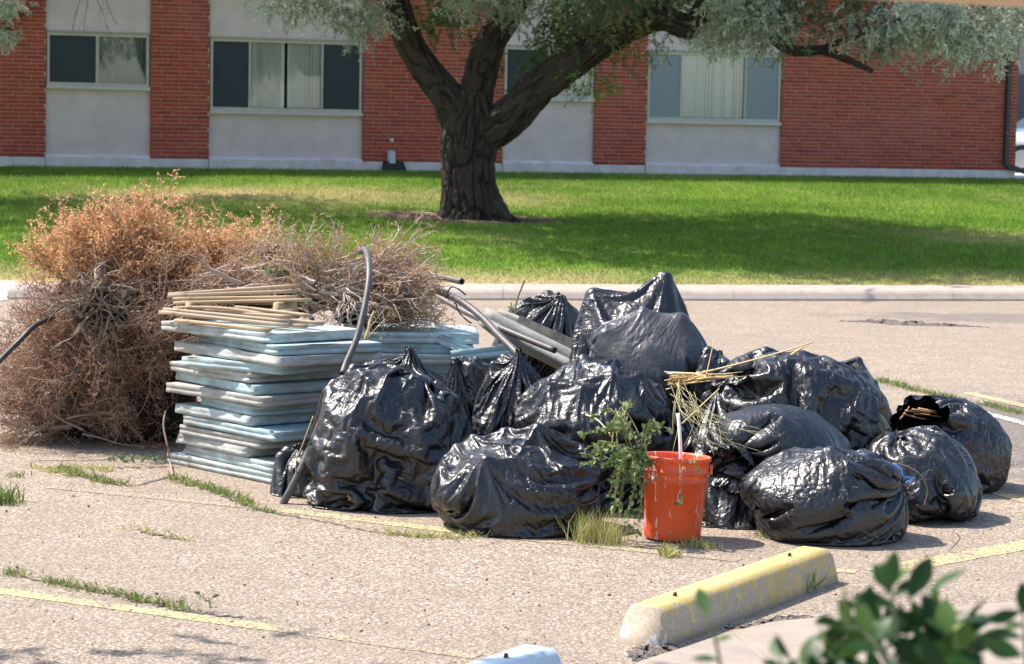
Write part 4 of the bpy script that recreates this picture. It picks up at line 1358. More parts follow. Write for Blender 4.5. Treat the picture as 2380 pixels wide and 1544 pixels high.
# ---------------------------------------------------------------- bundle of wood strips on the tall stack
t = NT("pine_strip")
oi = t.rand()
gr = t.noise(1.0, 4, 0.6, dist=0.5, stretch=(3, 60, 60)); kn = t.noise(14, 3, 0.6)
c = t.ramp(gr, [(0.25, (0.24, 0.155, 0.085)), (0.5, (0.40, 0.285, 0.165)), (0.75, (0.52, 0.395, 0.245))])
c = t.mix(t.ramp(oi, [(0.0, 0.0), (0.6, 0.12), (0.61, 0.42), (1.0, 0.55)]), c, (0.30, 0.245, 0.20))
c = t.mix(t.ramp(kn, [(0.66, 0), (0.74, 0.7)]), c, (0.12, 0.075, 0.04))
t.color(c).set(Roughness=0.7); t.bump(gr, 0.3, 0.003); M_PINE = t.m
def strip(name, P0, P1, w, h, mat, bend=0.0, n=10, up=(0, 0, 1)):
    """a straight or bowed bar; mesh in its own axes along x"""
    P0, P1 = np.array(P0, float), np.array(P1, float)
    L = np.linalg.norm(P1 - P0); X = (P1 - P0) / L
    Y = unit(np.cross(np.array(up, float), X)); Z = np.cross(X, Y)
    xs = np.linspace(0, L, n); zz = bend * np.sin(np.linspace(0, math.pi, n))
    V = []
    ch = min(w, h) * 0.12
    sec = [(-w / 2, -h / 2 + ch), (-w / 2 + ch, -h / 2), (w / 2 - ch, -h / 2), (w / 2, -h / 2 + ch), (w / 2, h / 2 - ch), (w / 2 - ch, h / 2), (-w / 2 + ch, h / 2), (-w / 2, h / 2 - ch)]
    for x, zz_ in zip(xs, zz):
        V += [(x, a, b_ + zz_) for a, b_ in sec]
    idx = np.arange(n * 8).reshape(n, 8)
    F = [np.stack([idx[:-1], idx[1:], np.roll(idx[1:], -1, 1), np.roll(idx[:-1], -1, 1)], -1).reshape(-1, 4), idx[0].reshape(1, -1), idx[-1][::-1].reshape(1, -1)]
    o = obj(name, mesh(name, V, F), mat)
    o.matrix_world = Matrix(((X[0], Y[0], Z[0], P0[0]), (X[1], Y[1], Z[1], P0[1]), (X[2], Y[2], Z[2], P0[2]), (0, 0, 0, 1)))
    return o
def zpx(zx, zy):    # survey sheet of the strips
    return ((400 + zx / 2.662) / 1.07563, (680 + zy / 2.662) / 1.07563)
laths = [  # left, right, depth left, depth right, w, h, bend, words
    ((110, 322), (728, 388), 12.78, 12.33, 0.040, 0.016, 0, "lowest wood strip, cut short, at the front of the bundle"),
    ((300, 300), (975, 362), 12.80, 12.45, 0.045, 0.015, 0, "short wood strip with a pale cut end sticking out at the right of the bundle"),
    ((5, 268), (855, 358), 12.86, 12.42, 0.040, 0.018, 0, "long wood strip second from the front, its left end farthest out"),
    ((30, 250), (868, 332), 12.90, 12.48, 0.038, 0.018, 0, "pale wood strip on the lower front group of the bundle"),
    ((300, 262), (872, 300), 12.86, 12.50, 0.042, 0.018, 0, "wood strip on top of the lower front group"),
    ((420, 270), (1080, 345), 12.80, 12.52, 0.045, 0.016, 0, "grey wood strip with a screw at its right end"),
    ((500, 232), (1000, 292), 12.86, 12.60, 0.040, 0.016, 0, "dark-edged wood strip across the middle of the bundle"),
    ((98, 238), (700, 282), 12.92, 12.62, 0.036, 0.012, 0.016, "bowed pale wood strip arching in the middle of the bundle"),
    ((95, 206), (1005, 186), 12.95, 12.75, 0.040, 0.015, 0, "straight white-ended wood strip pointing right"),
    ((95, 178), (912, 168), 13.00, 12.80, 0.040, 0.016, 0, "grey wood strip under the upper group"),
    ((60, 160), (910, 128), 13.02, 12.84, 0.042, 0.018, 0, "second wood strip from the top of the bundle"),
    ((62, 150), (925, 92), 13.04, 12.86, 0.042, 0.018, 0, "topmost wood strip, sloping up to the right"),
    ((250, 185), (900, 215), 13.00, 12.82, 0.045, 0.02, 0, "shaded wood strip under the white-ended one"),
    ((350, 245), (880, 265), 12.96, 12.72, 0.045, 0.02, 0, "dark shaded wood strip in the gap of the bundle"),
]
for (L_, R_, yl, yr, w_, h_, bd, words) in laths:
    o = strip("wood_strip", at(*zpx(*L_), yl), at(*zpx(*R_), yr), w_ * 0.85, h_ * 1.05, M_PINE, bd)
    tag(o, words, "wood strip", "wood strips on the foam stack")
# two blocks that carry the upper strips
for k, (zx, zy, Y_) in enumerate(((820, 240, 12.84), (240, 238, 13.0))):
    p = at(*zpx(zx, zy), Y_)
    o = strip("wood_block", p + np.array([-0.02, -0.1, -0.02]), p + np.array([0.04, 0.14, -0.02]), 0.05, 0.11, M_PINE)
    tag(o, ["short dark wood block under the right half of the wood strips", "short dark wood block under the left half of the wood strips"][k], "wood block")

# ---------------------------------------------------------------- pipes, hoses and wires
t = NT("grey_poly_pipe"); nz = t.noise(30, 4, 0.6); t.color(t.ramp(nz, [(0.3, (0.065, 0.058, 0.055)), (0.7, (0.12, 0.105, 0.098))])).set(Roughness=0.5); M_PIPE = t.m
t = NT("black_pipe"); nz = t.noise(30, 4, 0.6); t.color(t.ramp(nz, [(0.3, (0.02, 0.02, 0.02)), (0.7, (0.05, 0.047, 0.045))])).set(Roughness=0.5); M_PIPEB = t.m
def pipe(name, pts, r, mat, label, cat="pipe", n=40, hollow=True, sides=14, group=None):
    P = smooth_curve(pts, n)
    V, F = tube_arrays(P[None], np.full((1, n), r), sides, caps=not hollow)
    if hollow:
        Vi, Fi = tube_arrays(P[None], np.full((1, n), r * 0.78), sides, caps=False)
        k = len(V)
        Fi = [f[:, ::-1] + k for f in Fi]
        i = np.arange(sides); j = np.roll(i, -1); e = (n - 1) * sides
        F = F + Fi + [np.stack([j, i, k + i, k + j], -1), np.stack([e + i, e + j, k + e + j, k + e + i], -1)]
        V = np.concatenate([V, Vi])
    o0 = P[0]
    o = obj(name, mesh(name, V - o0, F, True), mat, None, loc=tuple(o0))
    tag(o, label, cat, group)
    return o
pipe("poly_pipe", [at(838, 585, 12.75), at(850, 582, 12.62), at(857, 610, 12.45), at(857, 655, 12.33), at(846, 720, 12.22), at(828, 790, 12.12), at(806, 842, 12.05), at(796, 870, 12.0)], 0.0165, M_PIPE, "grey plastic pipe hooked over the dry brush and hanging down in front of the stack")
pipe("poly_pipe", [at(960, 668, 13.6), at(1015, 676, 13.3), at(1070, 700, 13.0), at(1120, 738, 12.8), at(1160, 780, 12.6), at(1198, 818, 12.45), at(1225, 850, 12.35)], 0.0185, M_PIPE, "grey plastic pipe bending down to the right into the crumpled bag")
pipe("poly_pipe", [at(985, 672, 13.9), at(1040, 702, 13.7), at(1100, 735, 13.5), at(1200, 778, 13.2), at(1290, 815, 13.0)], 0.017, M_PIPE, "dark plastic pipe lying on the sloping foam panels behind the other pipe")
pipe("poly_pipe", [at(950, 655, 14.2), at(985, 646, 14.1), at(1030, 646, 13.95), at(1074, 655, 13.8)], 0.018, M_PIPE, "short curved plastic pipe with an open end pointing right at the lawn edge")
pipe("poly_pipe", [at(560, 571, 14.2), at(600, 568, 14.1), at(660, 572, 14.0), at(720, 585, 13.9)], 0.014, M_PIPEB, "black pipe lying between the two dry bushes")
pipe("poly_pipe", [at(-30, 870, 13.0), at(10, 828, 13.05), at(50, 788, 13.1), at(82, 757, 13.2), at(130, 735, 13.5)], 0.014, M_PIPEB, "black pipe sticking out of the brush at the left edge")
pipe("poly_pipe", [at(657, 1172, 11.62), at(680, 1130, 11.62), at(712, 1065, 11.66), at(745, 985, 11.74), at(765, 930, 11.85)], 0.0185, M_PIPE, "straight dark pipe leaning on the big front bag, foot on the pavement")
pipe("wire", [at(660, 1168, 11.60), at(640, 1176, 11.6), at(620, 1178, 11.58), at(598, 1177, 11.56)], 0.004, M_PIPEB, "short black wire on the pavement at the foot of the leaning pipe", "wire", 16, False, 6)
pipe("wire", [at(1035, 694, 13.1), at(1048, 668, 13.1), at(1065, 672, 13.05), at(1083, 686, 13.05)], 0.0045, M_PIPEB, "thin dark bent wire rising from the grey pipe", "wire", 20, False, 6)
pipe("wire", [at(1058, 702, 13.0), at(1066, 724, 13.0), at(1082, 742, 12.95), at(1096, 752, 12.95)], 0.0045, M_PIPEB, "thin dark wire hanging below the grey pipe over the foam boards", "wire", 20, False, 6)

# ---------------------------------------------------------------- dry brush
def brush(name, root, label, mains, rng, cols, n1=8, n2=6, l2=0.25, l3=0.10, tips=2, tipcol=(0.55, 0.30, 0.14), r0=0.006, tipL=0.022, tipW=0.009, extra=None, jit=(0.12, 0.22, 0.3)):
    """mains: (start, dir, length) arrays"""
    root = np.array(root, float)
    e = empty(name, tuple(root)); tag(e, label, "brush")
    S, D, L = mains
    N = len(S)
    P1, R1 = grow(S - root, D, L, rng.uniform(0.5, 1.2, N) * r0 * (1 + 1.6 * (rng.random(N) < 0.12)), 9, rng, jit[0], 0.0, 0.3)
    s, d, i1 = spawn(P1, n1, rng, 0.2, 1.0, 0.42, 0.05)
    P2, R2 = grow(s, d, rng.uniform(0.5, 1.2, len(s)) * l2, rng.uniform(0.6, 1.2, len(s)) * r0 * 0.42, 5, rng, jit[1], 0.0, 0.4)
    s, d, i2 = spawn(P2, n2, rng, 0.25, 1.0, 0.6)
    P3, R3 = grow(s, d, rng.uniform(0.5, 1.3, len(s)) * l3, np.full(len(s), r0 * 0.24), 3, rng, jit[2], 0.0, 0.5)
    for P in (P1, P2, P3):
        np.maximum(P[..., 2], 0.006 - root[2], out=P[..., 2])
    TV, TF, TC, n = [], [], [], 0
    for P, R, sd, (ca, cb) in ((P1, R1, 5, cols[0]), (P2, R2, 3, cols[1]), (P3, R3, 3, cols[2])):
        v, f = tube_arrays(P, R, sd, False)
        m = rng.random((len(P), 1, 1)) ** 1.3
        c = np.array(ca) * (1 - m) + np.array(cb) * m
        c = c * rng.uniform(0.8, 1.2, (len(P), 1, 1))
        TC.append(np.broadcast_to(c, (len(P), P.shape[1] * sd, 3)).reshape(-1, 3))
        TV.append(v); TF += [q + n for q in f]; n += len(v)
    me = mesh("twigs", np.concatenate(TV), TF); set_col(me, np.concatenate(TC))
    tag(obj("twigs", me, M_TWIG, e), kind="stuff")
    if tips:
        s, d, i = spawn(P3, tips, rng, 0.4, 1.0, 0.8)
        s = s + 0
        V, F = leaves(s, d, rng.uniform(0.5, 1.4, len(s)) * tipL, rng.uniform(0.6, 1.4, len(s)) * tipW, rng)
        zz = np.maximum(V[:, 2], 0.004 - root[2]); V[:, 2] = zz
        c = np.array(tipcol) * rng.uniform(0.55, 1.35, (len(s), 1))
        me = mesh("dry_foliage", V, F); set_col(me, np.repeat(c, 4, 0))
        tag(obj("dry_foliage", me, M_LEAF, e), kind="stuff")
    return e

def fan(center, n, dirfun, Lr, rng, spread=0.05):
    S = np.array(center) + rng.normal(0, spread, (n, 3))
    D = np.array([dirfun() for _ in range(n)])
    return S, unit(D), rng.uniform(*Lr, n)
rngU = np.random.default_rng(23)
BR = ((0.24, 0.165, 0.125), (0.52, 0.40, 0.32))
ORG = ((0.40, 0.235, 0.125), (0.66, 0.45, 0.28))
PINK = ((0.24, 0.145, 0.10), (0.54, 0.38, 0.28))
# upper orange bush: root crown turned to the camera, branches up and away
R1 = at(235, 720, 13.55)
def d1():
    a = rngU.uniform(-1.15, 1.05)
    return np.array([math.sin(a) * 0.85 + 0.12, rngU.uniform(-0.15, 0.6), math.cos(a) * 0.75 + 0.12])
def d1b():
    return np.array([rngU.uniform(0.4, 1.0), rngU.uniform(-0.1, 0.5), rngU.uniform(0.1, 0.75)])
m = [fan(R1 + np.array([0, 0.15, 0.05]), 70, d1, (0.26, 0.44), rngU), fan(at(300, 690, 13.7), 48, d1, (0.24, 0.42), rngU, 0.08), fan(at(380, 680, 13.8), 46, d1b, (0.28, 0.48), rngU, 0.09)]
m = tuple(np.concatenate([q[k] for q in m]) for k in range(3))
brush("dry_bush", (R1[0], R1[1], 0.0), "big orange-brown dry bush with fluffy seed heads on top of the brush heap", m, rngU, (BR, ((0.32, 0.19, 0.11), (0.52, 0.34, 0.20)), ORG), 10, 9, 0.19, 0.08, 6, (0.82, 0.50, 0.26), 0.0065, 0.016, 0.007)
# exposed roots of that bush
R1 = at(225, 705, 13.22)
S = R1 + rngU.normal(0, 0.05, (70, 3)) * np.array([1.3, 0.5, 1.0])
D = unit(rngU.normal(0, 1, (70, 3)) * np.array([0.9, 0.35, 0.8]) + np.array([-0.1, -0.7, 0.15]))
P, R = grow(S, D, rngU.uniform(0.12, 0.34, 70), rngU.uniform(0.004, 0.012, 70), 7, rngU, 0.28, 0.02, 0.4)
s, d, i = spawn(P, 2, rngU, 0.3, 0.9, 0.6)
Pb, Rb = grow(s, d, rngU.uniform(0.05, 0.12, len(s)), np.full(len(s), 0.005), 4, rngU, 0.3)
v1, f1 = tube_arrays(P, R, 7, True); v2, f2 = tube_arrays(Pb, Rb, 5, True)
rc = empty("root_tangle", tuple(R1)); tag(rc, "grey-brown tangle of thick torn roots facing the camera in the brush heap", "roots")
me = mesh("roots", np.concatenate([v1, v2]) - R1, f1 + [q + len(v1) for q in f2], True)
cc = np.concatenate([np.repeat(np.array([0.21, 0.165, 0.125]) * rngU.uniform(0.5, 1.5, (70, 1)), 56, 0), np.repeat(np.array([0.24, 0.185, 0.14]) * rngU.uniform(0.5, 1.4, (len(s), 1)), 25, 0)])
set_col(me, cc); tag(obj("roots", me, M_TWIG, rc), kind="stuff")
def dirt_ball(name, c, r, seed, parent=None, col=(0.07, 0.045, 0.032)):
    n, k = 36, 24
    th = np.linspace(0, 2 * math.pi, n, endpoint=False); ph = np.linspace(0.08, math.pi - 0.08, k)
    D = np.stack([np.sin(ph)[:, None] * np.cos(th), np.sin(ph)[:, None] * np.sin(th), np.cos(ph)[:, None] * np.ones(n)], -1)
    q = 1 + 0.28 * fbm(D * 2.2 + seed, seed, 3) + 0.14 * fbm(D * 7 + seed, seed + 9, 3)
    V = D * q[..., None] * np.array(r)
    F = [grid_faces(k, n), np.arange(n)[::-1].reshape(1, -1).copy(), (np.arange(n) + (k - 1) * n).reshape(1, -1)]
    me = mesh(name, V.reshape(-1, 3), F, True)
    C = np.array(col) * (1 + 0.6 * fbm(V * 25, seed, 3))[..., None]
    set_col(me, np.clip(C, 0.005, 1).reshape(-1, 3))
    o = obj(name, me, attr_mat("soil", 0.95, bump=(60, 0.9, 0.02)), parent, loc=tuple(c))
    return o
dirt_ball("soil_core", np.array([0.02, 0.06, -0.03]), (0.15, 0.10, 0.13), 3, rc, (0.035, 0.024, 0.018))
# lower brown bush
R2 = gnd(215, 1040) + np.array([0, 0.25, 0.22])
def d2():
    a = rngU.uniform(-2.0, 2.0)
    return np.array([math.sin(a) * 1.0 - 0.12, rngU.uniform(-0.55, 0.35), math.cos(a) * 0.75 + 0.16])
m = [fan(R2, 110, d2, (0.35, 0.56), rngU, 0.09), fan(R2 + np.array([-0.20, 0.05, 0.05]), 56, d2, (0.28, 0.55), rngU, 0.08), fan(R2 + np.array([0.18, 0.05, 0.15]), 46, d2, (0.3, 0.5), rngU, 0.08)]
m = tuple(np.concatenate([q[k] for q in m]) for k in range(3))
keep = m[0][:, 0] + m[1][:, 0] * m[2] < -1.62
m = tuple(q[keep] for q in m)
brush("dry_bush", (R2[0], R2[1], 0.0), "reddish-brown dry bush of tangled fine twigs at the bottom left of the heap", m, rngU, (BR, PINK, PINK), 11, 8, 0.20, 0.085, 2, (0.46, 0.26, 0.15), 0.006, 0.016, 0.006, jit=(0.2, 0.34, 0.4))
# sparse twigs low on the left
S = np.array([gnd(180 + rngU.uniform(-40, 60), 1035 + rngU.uniform(-20, 5)) + np.array([0, 0.1, 0.10]) for _ in range(26)])
D = unit(np.stack([-rngU.uniform(0.5, 1.0, 26), rngU.uniform(-0.3, 0.3, 26), rngU.uniform(-0.2, 0.35, 26)], 1))
brush("cut_branch", tuple(S[0] * np.array([1, 1, 0])), "bare pale branches spread on the pavement at the lower left", (S, D, rngU.uniform(0.3, 0.6, 26)), rngU, (((0.34, 0.26, 0.20), (0.5, 0.4, 0.33)), PINK, PINK), 5, 3, 0.14, 0.06, 0, r0=0.007, jit=(0.12, 0.25, 0.3))
# middle band between the two and towards the stack
S = np.array([at(rngU.uniform(60, 400), rngU.uniform(720, 860), rngU.uniform(13.3, 13.7)) for _ in range(80)])
D = unit(rngU.normal(0, 1, (80, 3)) * np.array([1, 0.6, 0.6]))
S = S[S[:, 0] < -1.72]; D = D[:len(S)]
D[:, 0] -= 0.3
brush("dry_bush", (-2.3, 13.5, 0.0), "grey-brown twiggy brush in the middle of the heap, beside the wood strips", (S, D, rngU.uniform(0.2, 0.38, len(S))), rngU, (BR, PINK, PINK), 9, 7, 0.16, 0.075, 2, (0.40, 0.22, 0.13), 0.005, 0.016, 0.006, jit=(0.22, 0.34, 0.4))
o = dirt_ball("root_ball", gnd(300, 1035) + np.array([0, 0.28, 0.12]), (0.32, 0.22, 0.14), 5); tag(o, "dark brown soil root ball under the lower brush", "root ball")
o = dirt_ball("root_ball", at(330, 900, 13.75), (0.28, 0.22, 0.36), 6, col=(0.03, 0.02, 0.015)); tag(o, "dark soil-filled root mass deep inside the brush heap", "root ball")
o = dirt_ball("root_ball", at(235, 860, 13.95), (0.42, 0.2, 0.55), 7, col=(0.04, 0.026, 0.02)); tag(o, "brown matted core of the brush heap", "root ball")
# brush with pale roots on the second stack
R3 = at(830, 705, 13.25)
def d3():
    a = rngU.uniform(-0.9, 0.85)
    return np.array([math.cos(a), rngU.uniform(-0.35, 0.25), math.sin(a) * 0.42 + 0.03])
def d3b():
    return np.array([rngU.uniform(-1.0, 0.6), rngU.uniform(-0.3, 0.3), rngU.uniform(0.02, 0.5)])
m = [fan(R3 + np.array([-0.06, 0, 0.05]), 170, d3, (0.30, 0.50), rngU, 0.07), fan(R3 + np.array([-0.14, 0, 0.10]), 60, d3b, (0.16, 0.32), rngU, 0.08), fan(R3 + np.array([-0.05, -0.05, 0.10]), 40, d3, (0.2, 0.38), rngU, 0.06)]
m = tuple(np.concatenate([q[k] for q in m]) for k in range(3))
PALE = ((0.34, 0.25, 0.20), (0.74, 0.62, 0.53))
brush("dry_bush", (R3[0], R3[1], z2), "dry bush with pale pinkish stems fanning right on top of the second foam stack", m, rngU, (PALE, PALE, ((0.34, 0.22, 0.15), (0.50, 0.34, 0.22))), 6, 4, 0.12, 0.05, 2, (0.62, 0.38, 0.18), 0.0058, 0.015, 0.006, jit=(0.11, 0.24, 0.35))
S = R3 + np.array([-0.02, -0.16, 0.02]) + rngU.normal(0, 0.04, (26, 3))
D = unit(np.stack([rngU.normal(0.0, 0.5, 26), rngU.uniform(-0.5, -0.1, 26), rngU.uniform(-1.0, -0.2, 26)], 1))
P, R = grow(S, D, rngU.uniform(0.10, 0.24, 26), np.full(26, 0.0042), 7, rngU, 0.25, 0.02, 0.4)
s, d, i = spawn(P, 3, rngU, 0.4, 1.0, 0.5)
Pb, Rb = grow(s, d, rngU.uniform(0.03, 0.09, len(s)), np.full(len(s), 0.0022), 4, rngU, 0.3)
v1, f1 = tube_arrays(P, R, 5, True); v2, f2 = tube_arrays(Pb, Rb, 4, True)
rr_ = empty("hanging_roots", tuple(R3)); tag(rr_, "pale bare roots hanging in front of the dark root mass above the foam boards", "roots")
me = mesh("roots", np.concatenate([v1, v2]) - R3, f1 + [q + len(v1) for q in f2], True)
set_col(me, np.tile(np.array([0.56, 0.45, 0.37]), (len(me.vertices), 1))); tag(obj("roots", me, M_TWIG, rr_), kind="stuff")
o = dirt_ball("root_ball", R3 + np.array([0.03, 0.06, -0.02]), (0.17, 0.15, 0.12), 9, col=(0.045, 0.028, 0.02)); tag(o, "dark soil root ball under the pale-stemmed dry bush", "root ball")
o = dirt_ball("soil_clod", at(636, 592, 13.45), (0.068, 0.06, 0.05), 10, col=(0.10, 0.065, 0.045)); tag(o, "round brown clod of soil on top of the brush", "soil clod")
o = dirt_ball("soil_clod", at(690, 635, 13.4), (0.15, 0.10, 0.08), 12, col=(0.10, 0.07, 0.045)); tag(o, "wide low clod of soil covered with moss above the wood strips", "soil clod")
# moss and green weeds on the clods
def tufts(name, cens, rad, n, L, W, cols, rng, label, cat, parentloc=None, up=0.8, kind="stuff", mat=None):
    S, D = [], []
    for c in cens:
        S.append(np.array(c) + rng.normal(0, 1, (n, 3)) * np.array(rad)); D.append(rng.normal(0, 1, (n, 3)) * np.array([1, 1, 0.5]) + np.array([0, 0, up]))
    S, D = np.concatenate(S), np.concatenate(D)
    V, F = leaves(S, D, rng.uniform(0.5, 1.4, len(S)) * L, rng.uniform(0.6, 1.3, len(S)) * W, rng)
    np.maximum(V[:, 2], 0.002, out=V[:, 2])
    ci = np.array(cols)[rng.integers(0, len(cols), len(S))] * rng.uniform(0.7, 1.3, (len(S), 1))
    o0 = np.array(cens[0])
    me = mesh(name, V - o0, F); set_col(me, np.repeat(ci, 4, 0))
    return tag(obj(name, me, mat or M_LEAF, None, loc=tuple(o0)), label, cat, kind=kind)
tufts("moss", [at(680 + rngU.uniform(-50, 45), 628 + rngU.uniform(-14, 18), 13.3) for _ in range(14)], (0.03, 0.02, 0.012), 60, 0.02, 0.006, [(0.22, 0.22, 0.06), (0.12, 0.16, 0.05), (0.30, 0.24, 0.10)], rngU, "yellow-green moss on the clod above the wood strips", "moss")
tufts("clover", [at(645 + rngU.uniform(-22, 22), 632 + rngU.uniform(-10, 10), 13.27) for _ in range(8)], (0.02, 0.015, 0.012), 16, 0.016, 0.013, [(0.22, 0.30, 0.16), (0.30, 0.38, 0.24)], rngU, "small pale green leaves on the clod below the soil ball", "weeds")
# pale twigs laid flat behind the wood strips
S = np.array([at(rngU.uniform(430, 720), rngU.uniform(615, 690), rngU.uniform(13.3, 13.75)) for _ in range(90)])
D = unit(np.stack([rngU.choice([-1, 1], 90) * rngU.uniform(0.5, 1, 90), rngU.normal(0, 0.3, 90), rngU.normal(0.05, 0.22, 90)], 1))
brush("dry_bush", (-1.45, 13.5, z2), "flat layer of pale and brown twigs behind the wood strips", (S, D, rngU.uniform(0.15, 0.34, 90)), rngU, (PALE, PALE, PINK), 6, 5, 0.12, 0.05, 2, (0.55, 0.34, 0.18), 0.0055, 0.015, 0.006, jit=(0.12, 0.28, 0.35))
o = dirt_ball("root_ball", at(600, 690, 13.75), (0.36, 0.2, 0.14), 19, col=(0.05, 0.033, 0.024)); tag(o, "brown root mass behind the wood strips between the two dry bushes", "root ball")
# dry orange sprigs sticking up
S = np.array([at(x, 620 + rngU.uniform(-20, 20), 13.3) for x in (700, 740, 770, 790, 815, 850, 880, 900, 770, 800)])
D = unit(np.stack([rngU.normal(0.1, 0.4, 10), rngU.normal(0, 0.2, 10), np.ones(10)], 1))
brush("dry_sprigs", (R3[0] - 0.1, R3[1], z2), "thin dry orange sprigs sticking up above the brush on the foam boards", (S, D, rngU.uniform(0.07, 0.15, 10)), rngU, (PALE, PALE, ORG), 6, 4, 0.07, 0.035, 3, (0.55, 0.32, 0.14), 0.0035, 0.016, 0.006)
# yellow straws over the front of the second stack
S = np.array([at(x, y, 12.7) for x, y in ((835, 800), (842, 805), (850, 790), (828, 810))])
D = np.array([[0.5, 0, 1.0], [0.9, 0, 0.9], [0.15, 0, 1], [0.7, 0, 1.2]])
brush("dry_sprigs", (S[0][0], S[0][1], 0.4), "yellow dry stalks between the hanging pipe and the big front bag", (S, D, np.array([0.2, 0.22, 0.16, 0.16])), rngU, (((0.5, 0.38, 0.2), (0.6, 0.46, 0.26)),) * 3, 3, 2, 0.06, 0.03, 0, r0=0.0045)
# ---------------------------------------------------------------- black rubbish bags
def film_material(name, base=(0.005, 0.005, 0.006), rough=0.33, bmp=0.15, facet=0.04):
    t = NT(name)
    uvn = t.n("UVMap"); uvn.uv_map = "film"
    uv = uvn.outputs[0]
    ob = t.pos()
    a = t.noise(1.0, 2, 0.5, vec=uv, dist=0.5, stretch=(3.5, 20, 1))
    a2 = t.noise(1.0, 2, 0.5, vec=uv, dist=0.5, stretch=(17, 3, 1))
    b = t.noise(9.0, 3, 0.6, vec=ob, dist=1.2)
    ra = t.math('ABSOLUTE', t.math('SUBTRACT', a, 0.5))
    ra2 = t.math('ABSOLUTE', t.math('SUBTRACT', a2, 0.5))
    mask2 = t.ramp(t.noise(2.3, 2, vec=ob), [(0.40, 1), (0.58, 0)])
    ra = t.math('ADD', t.math('MULTIPLY', ra, 1.1), t.math('MULTIPLY', t.math('MULTIPLY', ra2, mask2), 1.3))
    rb = t.math('ABSOLUTE', t.math('SUBTRACT', b, 0.5))
    mask = t.ramp(t.noise(3.0, 2, vec=ob), [(0.42, 0.1), (0.62, 1)])
    h = t.math('ADD', t.math('MULTIPLY', ra, mask), t.math('MULTIPLY', rb, 0.8))
    # small flat facets with sharp borders, as in crumpled film
    wrp = t.n("VectorMath"); wrp.operation = 'ADD'
    nzc = t.n("TexNoise"); nzc.inputs["Scale"].default_value = 9.0; t.l(ob, nzc.inputs["Vector"])
    scl = t.n("VectorMath"); scl.operation = 'SCALE'; scl.inputs[3].default_value = 0.05; t.l(nzc.outputs["Color"], scl.inputs[0])
    t.l(ob, wrp.inputs[0]); t.l(scl.outputs[0], wrp.inputs[1])
    fac = None
    for sc_, am in ((14.0, 1.0), (34.0, 0.8)):
        vo = t.n("TexVoronoi"); vo.inputs["Scale"].default_value = sc_; t.l(wrp.outputs[0], vo.inputs["Vector"])
        sb = t.n("VectorMath"); sb.operation = 'SUBTRACT'; t.l(wrp.outputs[0], sb.inputs[0]); t.l(vo.outputs["Position"], sb.inputs[1])
        cs = t.n("VectorMath"); cs.operation = 'SUBTRACT'; t.l(vo.outputs["Color"], cs.inputs[0]); cs.inputs[1].default_value = (0.5, 0.5, 0.5)
        dt = t.n("VectorMath"); dt.operation = 'DOT_PRODUCT'; t.l(sb.outputs[0], dt.inputs[0]); t.l(cs.outputs[0], dt.inputs[1])
        f1 = t.math('MULTIPLY', dt.outputs["Value"], am)
        fac = f1 if fac is None else t.math('ADD', fac, f1)
    h = t.math('ADD', t.math('MULTIPLY', h, 0.03 * 1.0), t.math('MULTIPLY', fac, facet))
    t.bump(h, bmp * 4, 1.0)
    dust = t.noise(6, 5, 0.65, vec=ob)
    t.color(t.ramp(dust, [(0.45, base), (0.75, tuple(x * 2.0 + 0.004 for x in base))]))
    t.set(Roughness=t.ramp(dust, [(0.3, rough - 0.06), (0.7, rough + 0.10)]))
    t.b.inputs["Specular IOR Level"].default_value = 0.75
    return t.m
M_BAG = film_material("black_film")
M_BAG2 = film_material("grey_black_film", (0.03, 0.03, 0.034), 0.42, 0.08)
DONE = []     # contents of bags already laid, so that later film rests against them
def bag(label, x0, x1, y0, y1, Y, ry, ground=True, mat=None, seed=0, group=None, low=None, name="trash_bag", grow_=1.0, **k):
    cxp = (x0 + x1) / 2
    top = at(cxp, y0, Y); bot = at(cxp, y1, Y)
    zb = 0.0 if ground else bot[2]
    if low is not None: zb = low
    zt = top[2]
    rz = (zt - zb) / 2
    c = np.array([at(cxp, (y0 + y1) / 2, Y)[0], Y, zb + rz])
    r = np.array([(x1 - x0) / 2 * Y / F_PX, ry, rz]) * grow_
    pk = [(at(px, py, py_Y), pr) for (px, py, py_Y, pr) in k.pop("pk", [])]
    kw = dict(nu=60, nv=44, bend=0.04, steps=(64, 34, 20), slack=(1.10, 1.07), finer=(1.05, 1.05), npoke=16, poke_r=0.03, poke_at=(0.86, 0.99), fillscale=0.95, grav=0.00028, push=0.00007)
    kw.update(k)
    others = [l for l in DONE if np.linalg.norm(l[0] - c) < l[1].max() + r.max() + 0.05]
    me = bag_mesh(name, c, r, seed=seed, pokes=pk, others=others, **kw)
    base = np.array([c[0], c[1], zb])
    co = np.zeros(len(me.vertices) * 3, np.float32); me.vertices.foreach_get("co", co)
    co = co.reshape(-1, 3) - base.astype(np.float32); me.vertices.foreach_set("co", co.ravel()); me.update()
    o = obj(name, me, mat or M_BAG, None, loc=tuple(base))
    tag(o, label, "trash bag", group or "black bags in the heap")
    DONE.append((c, r * 0.93, np.eye(3)))
    return o
LQ = dict(nu=44, nv=32, steps=(50, 24))
bag("black bag deep inside the heap under the tall peaked bag", 1390, 1640, 905, 1180, 12.75, 0.33, seed=1, **LQ)
bag("black bag deep inside the heap behind the front centre bag", 1130, 1380, 900, 1150, 12.45, 0.30, seed=2, **LQ)
bag("black bag low in the heap behind the orange bucket", 1600, 1830, 960, 1230, 11.95, 0.28, seed=3, **LQ)
bag("black bag under the open bag at the back left", 1165, 1345, 800, 1020, 14.0, 0.28, seed=4, **LQ)
bag("black bag low at the back right, under the small crumpled bag", 1850, 2060, 930, 1060, 12.75, 0.28, seed=5, **LQ)
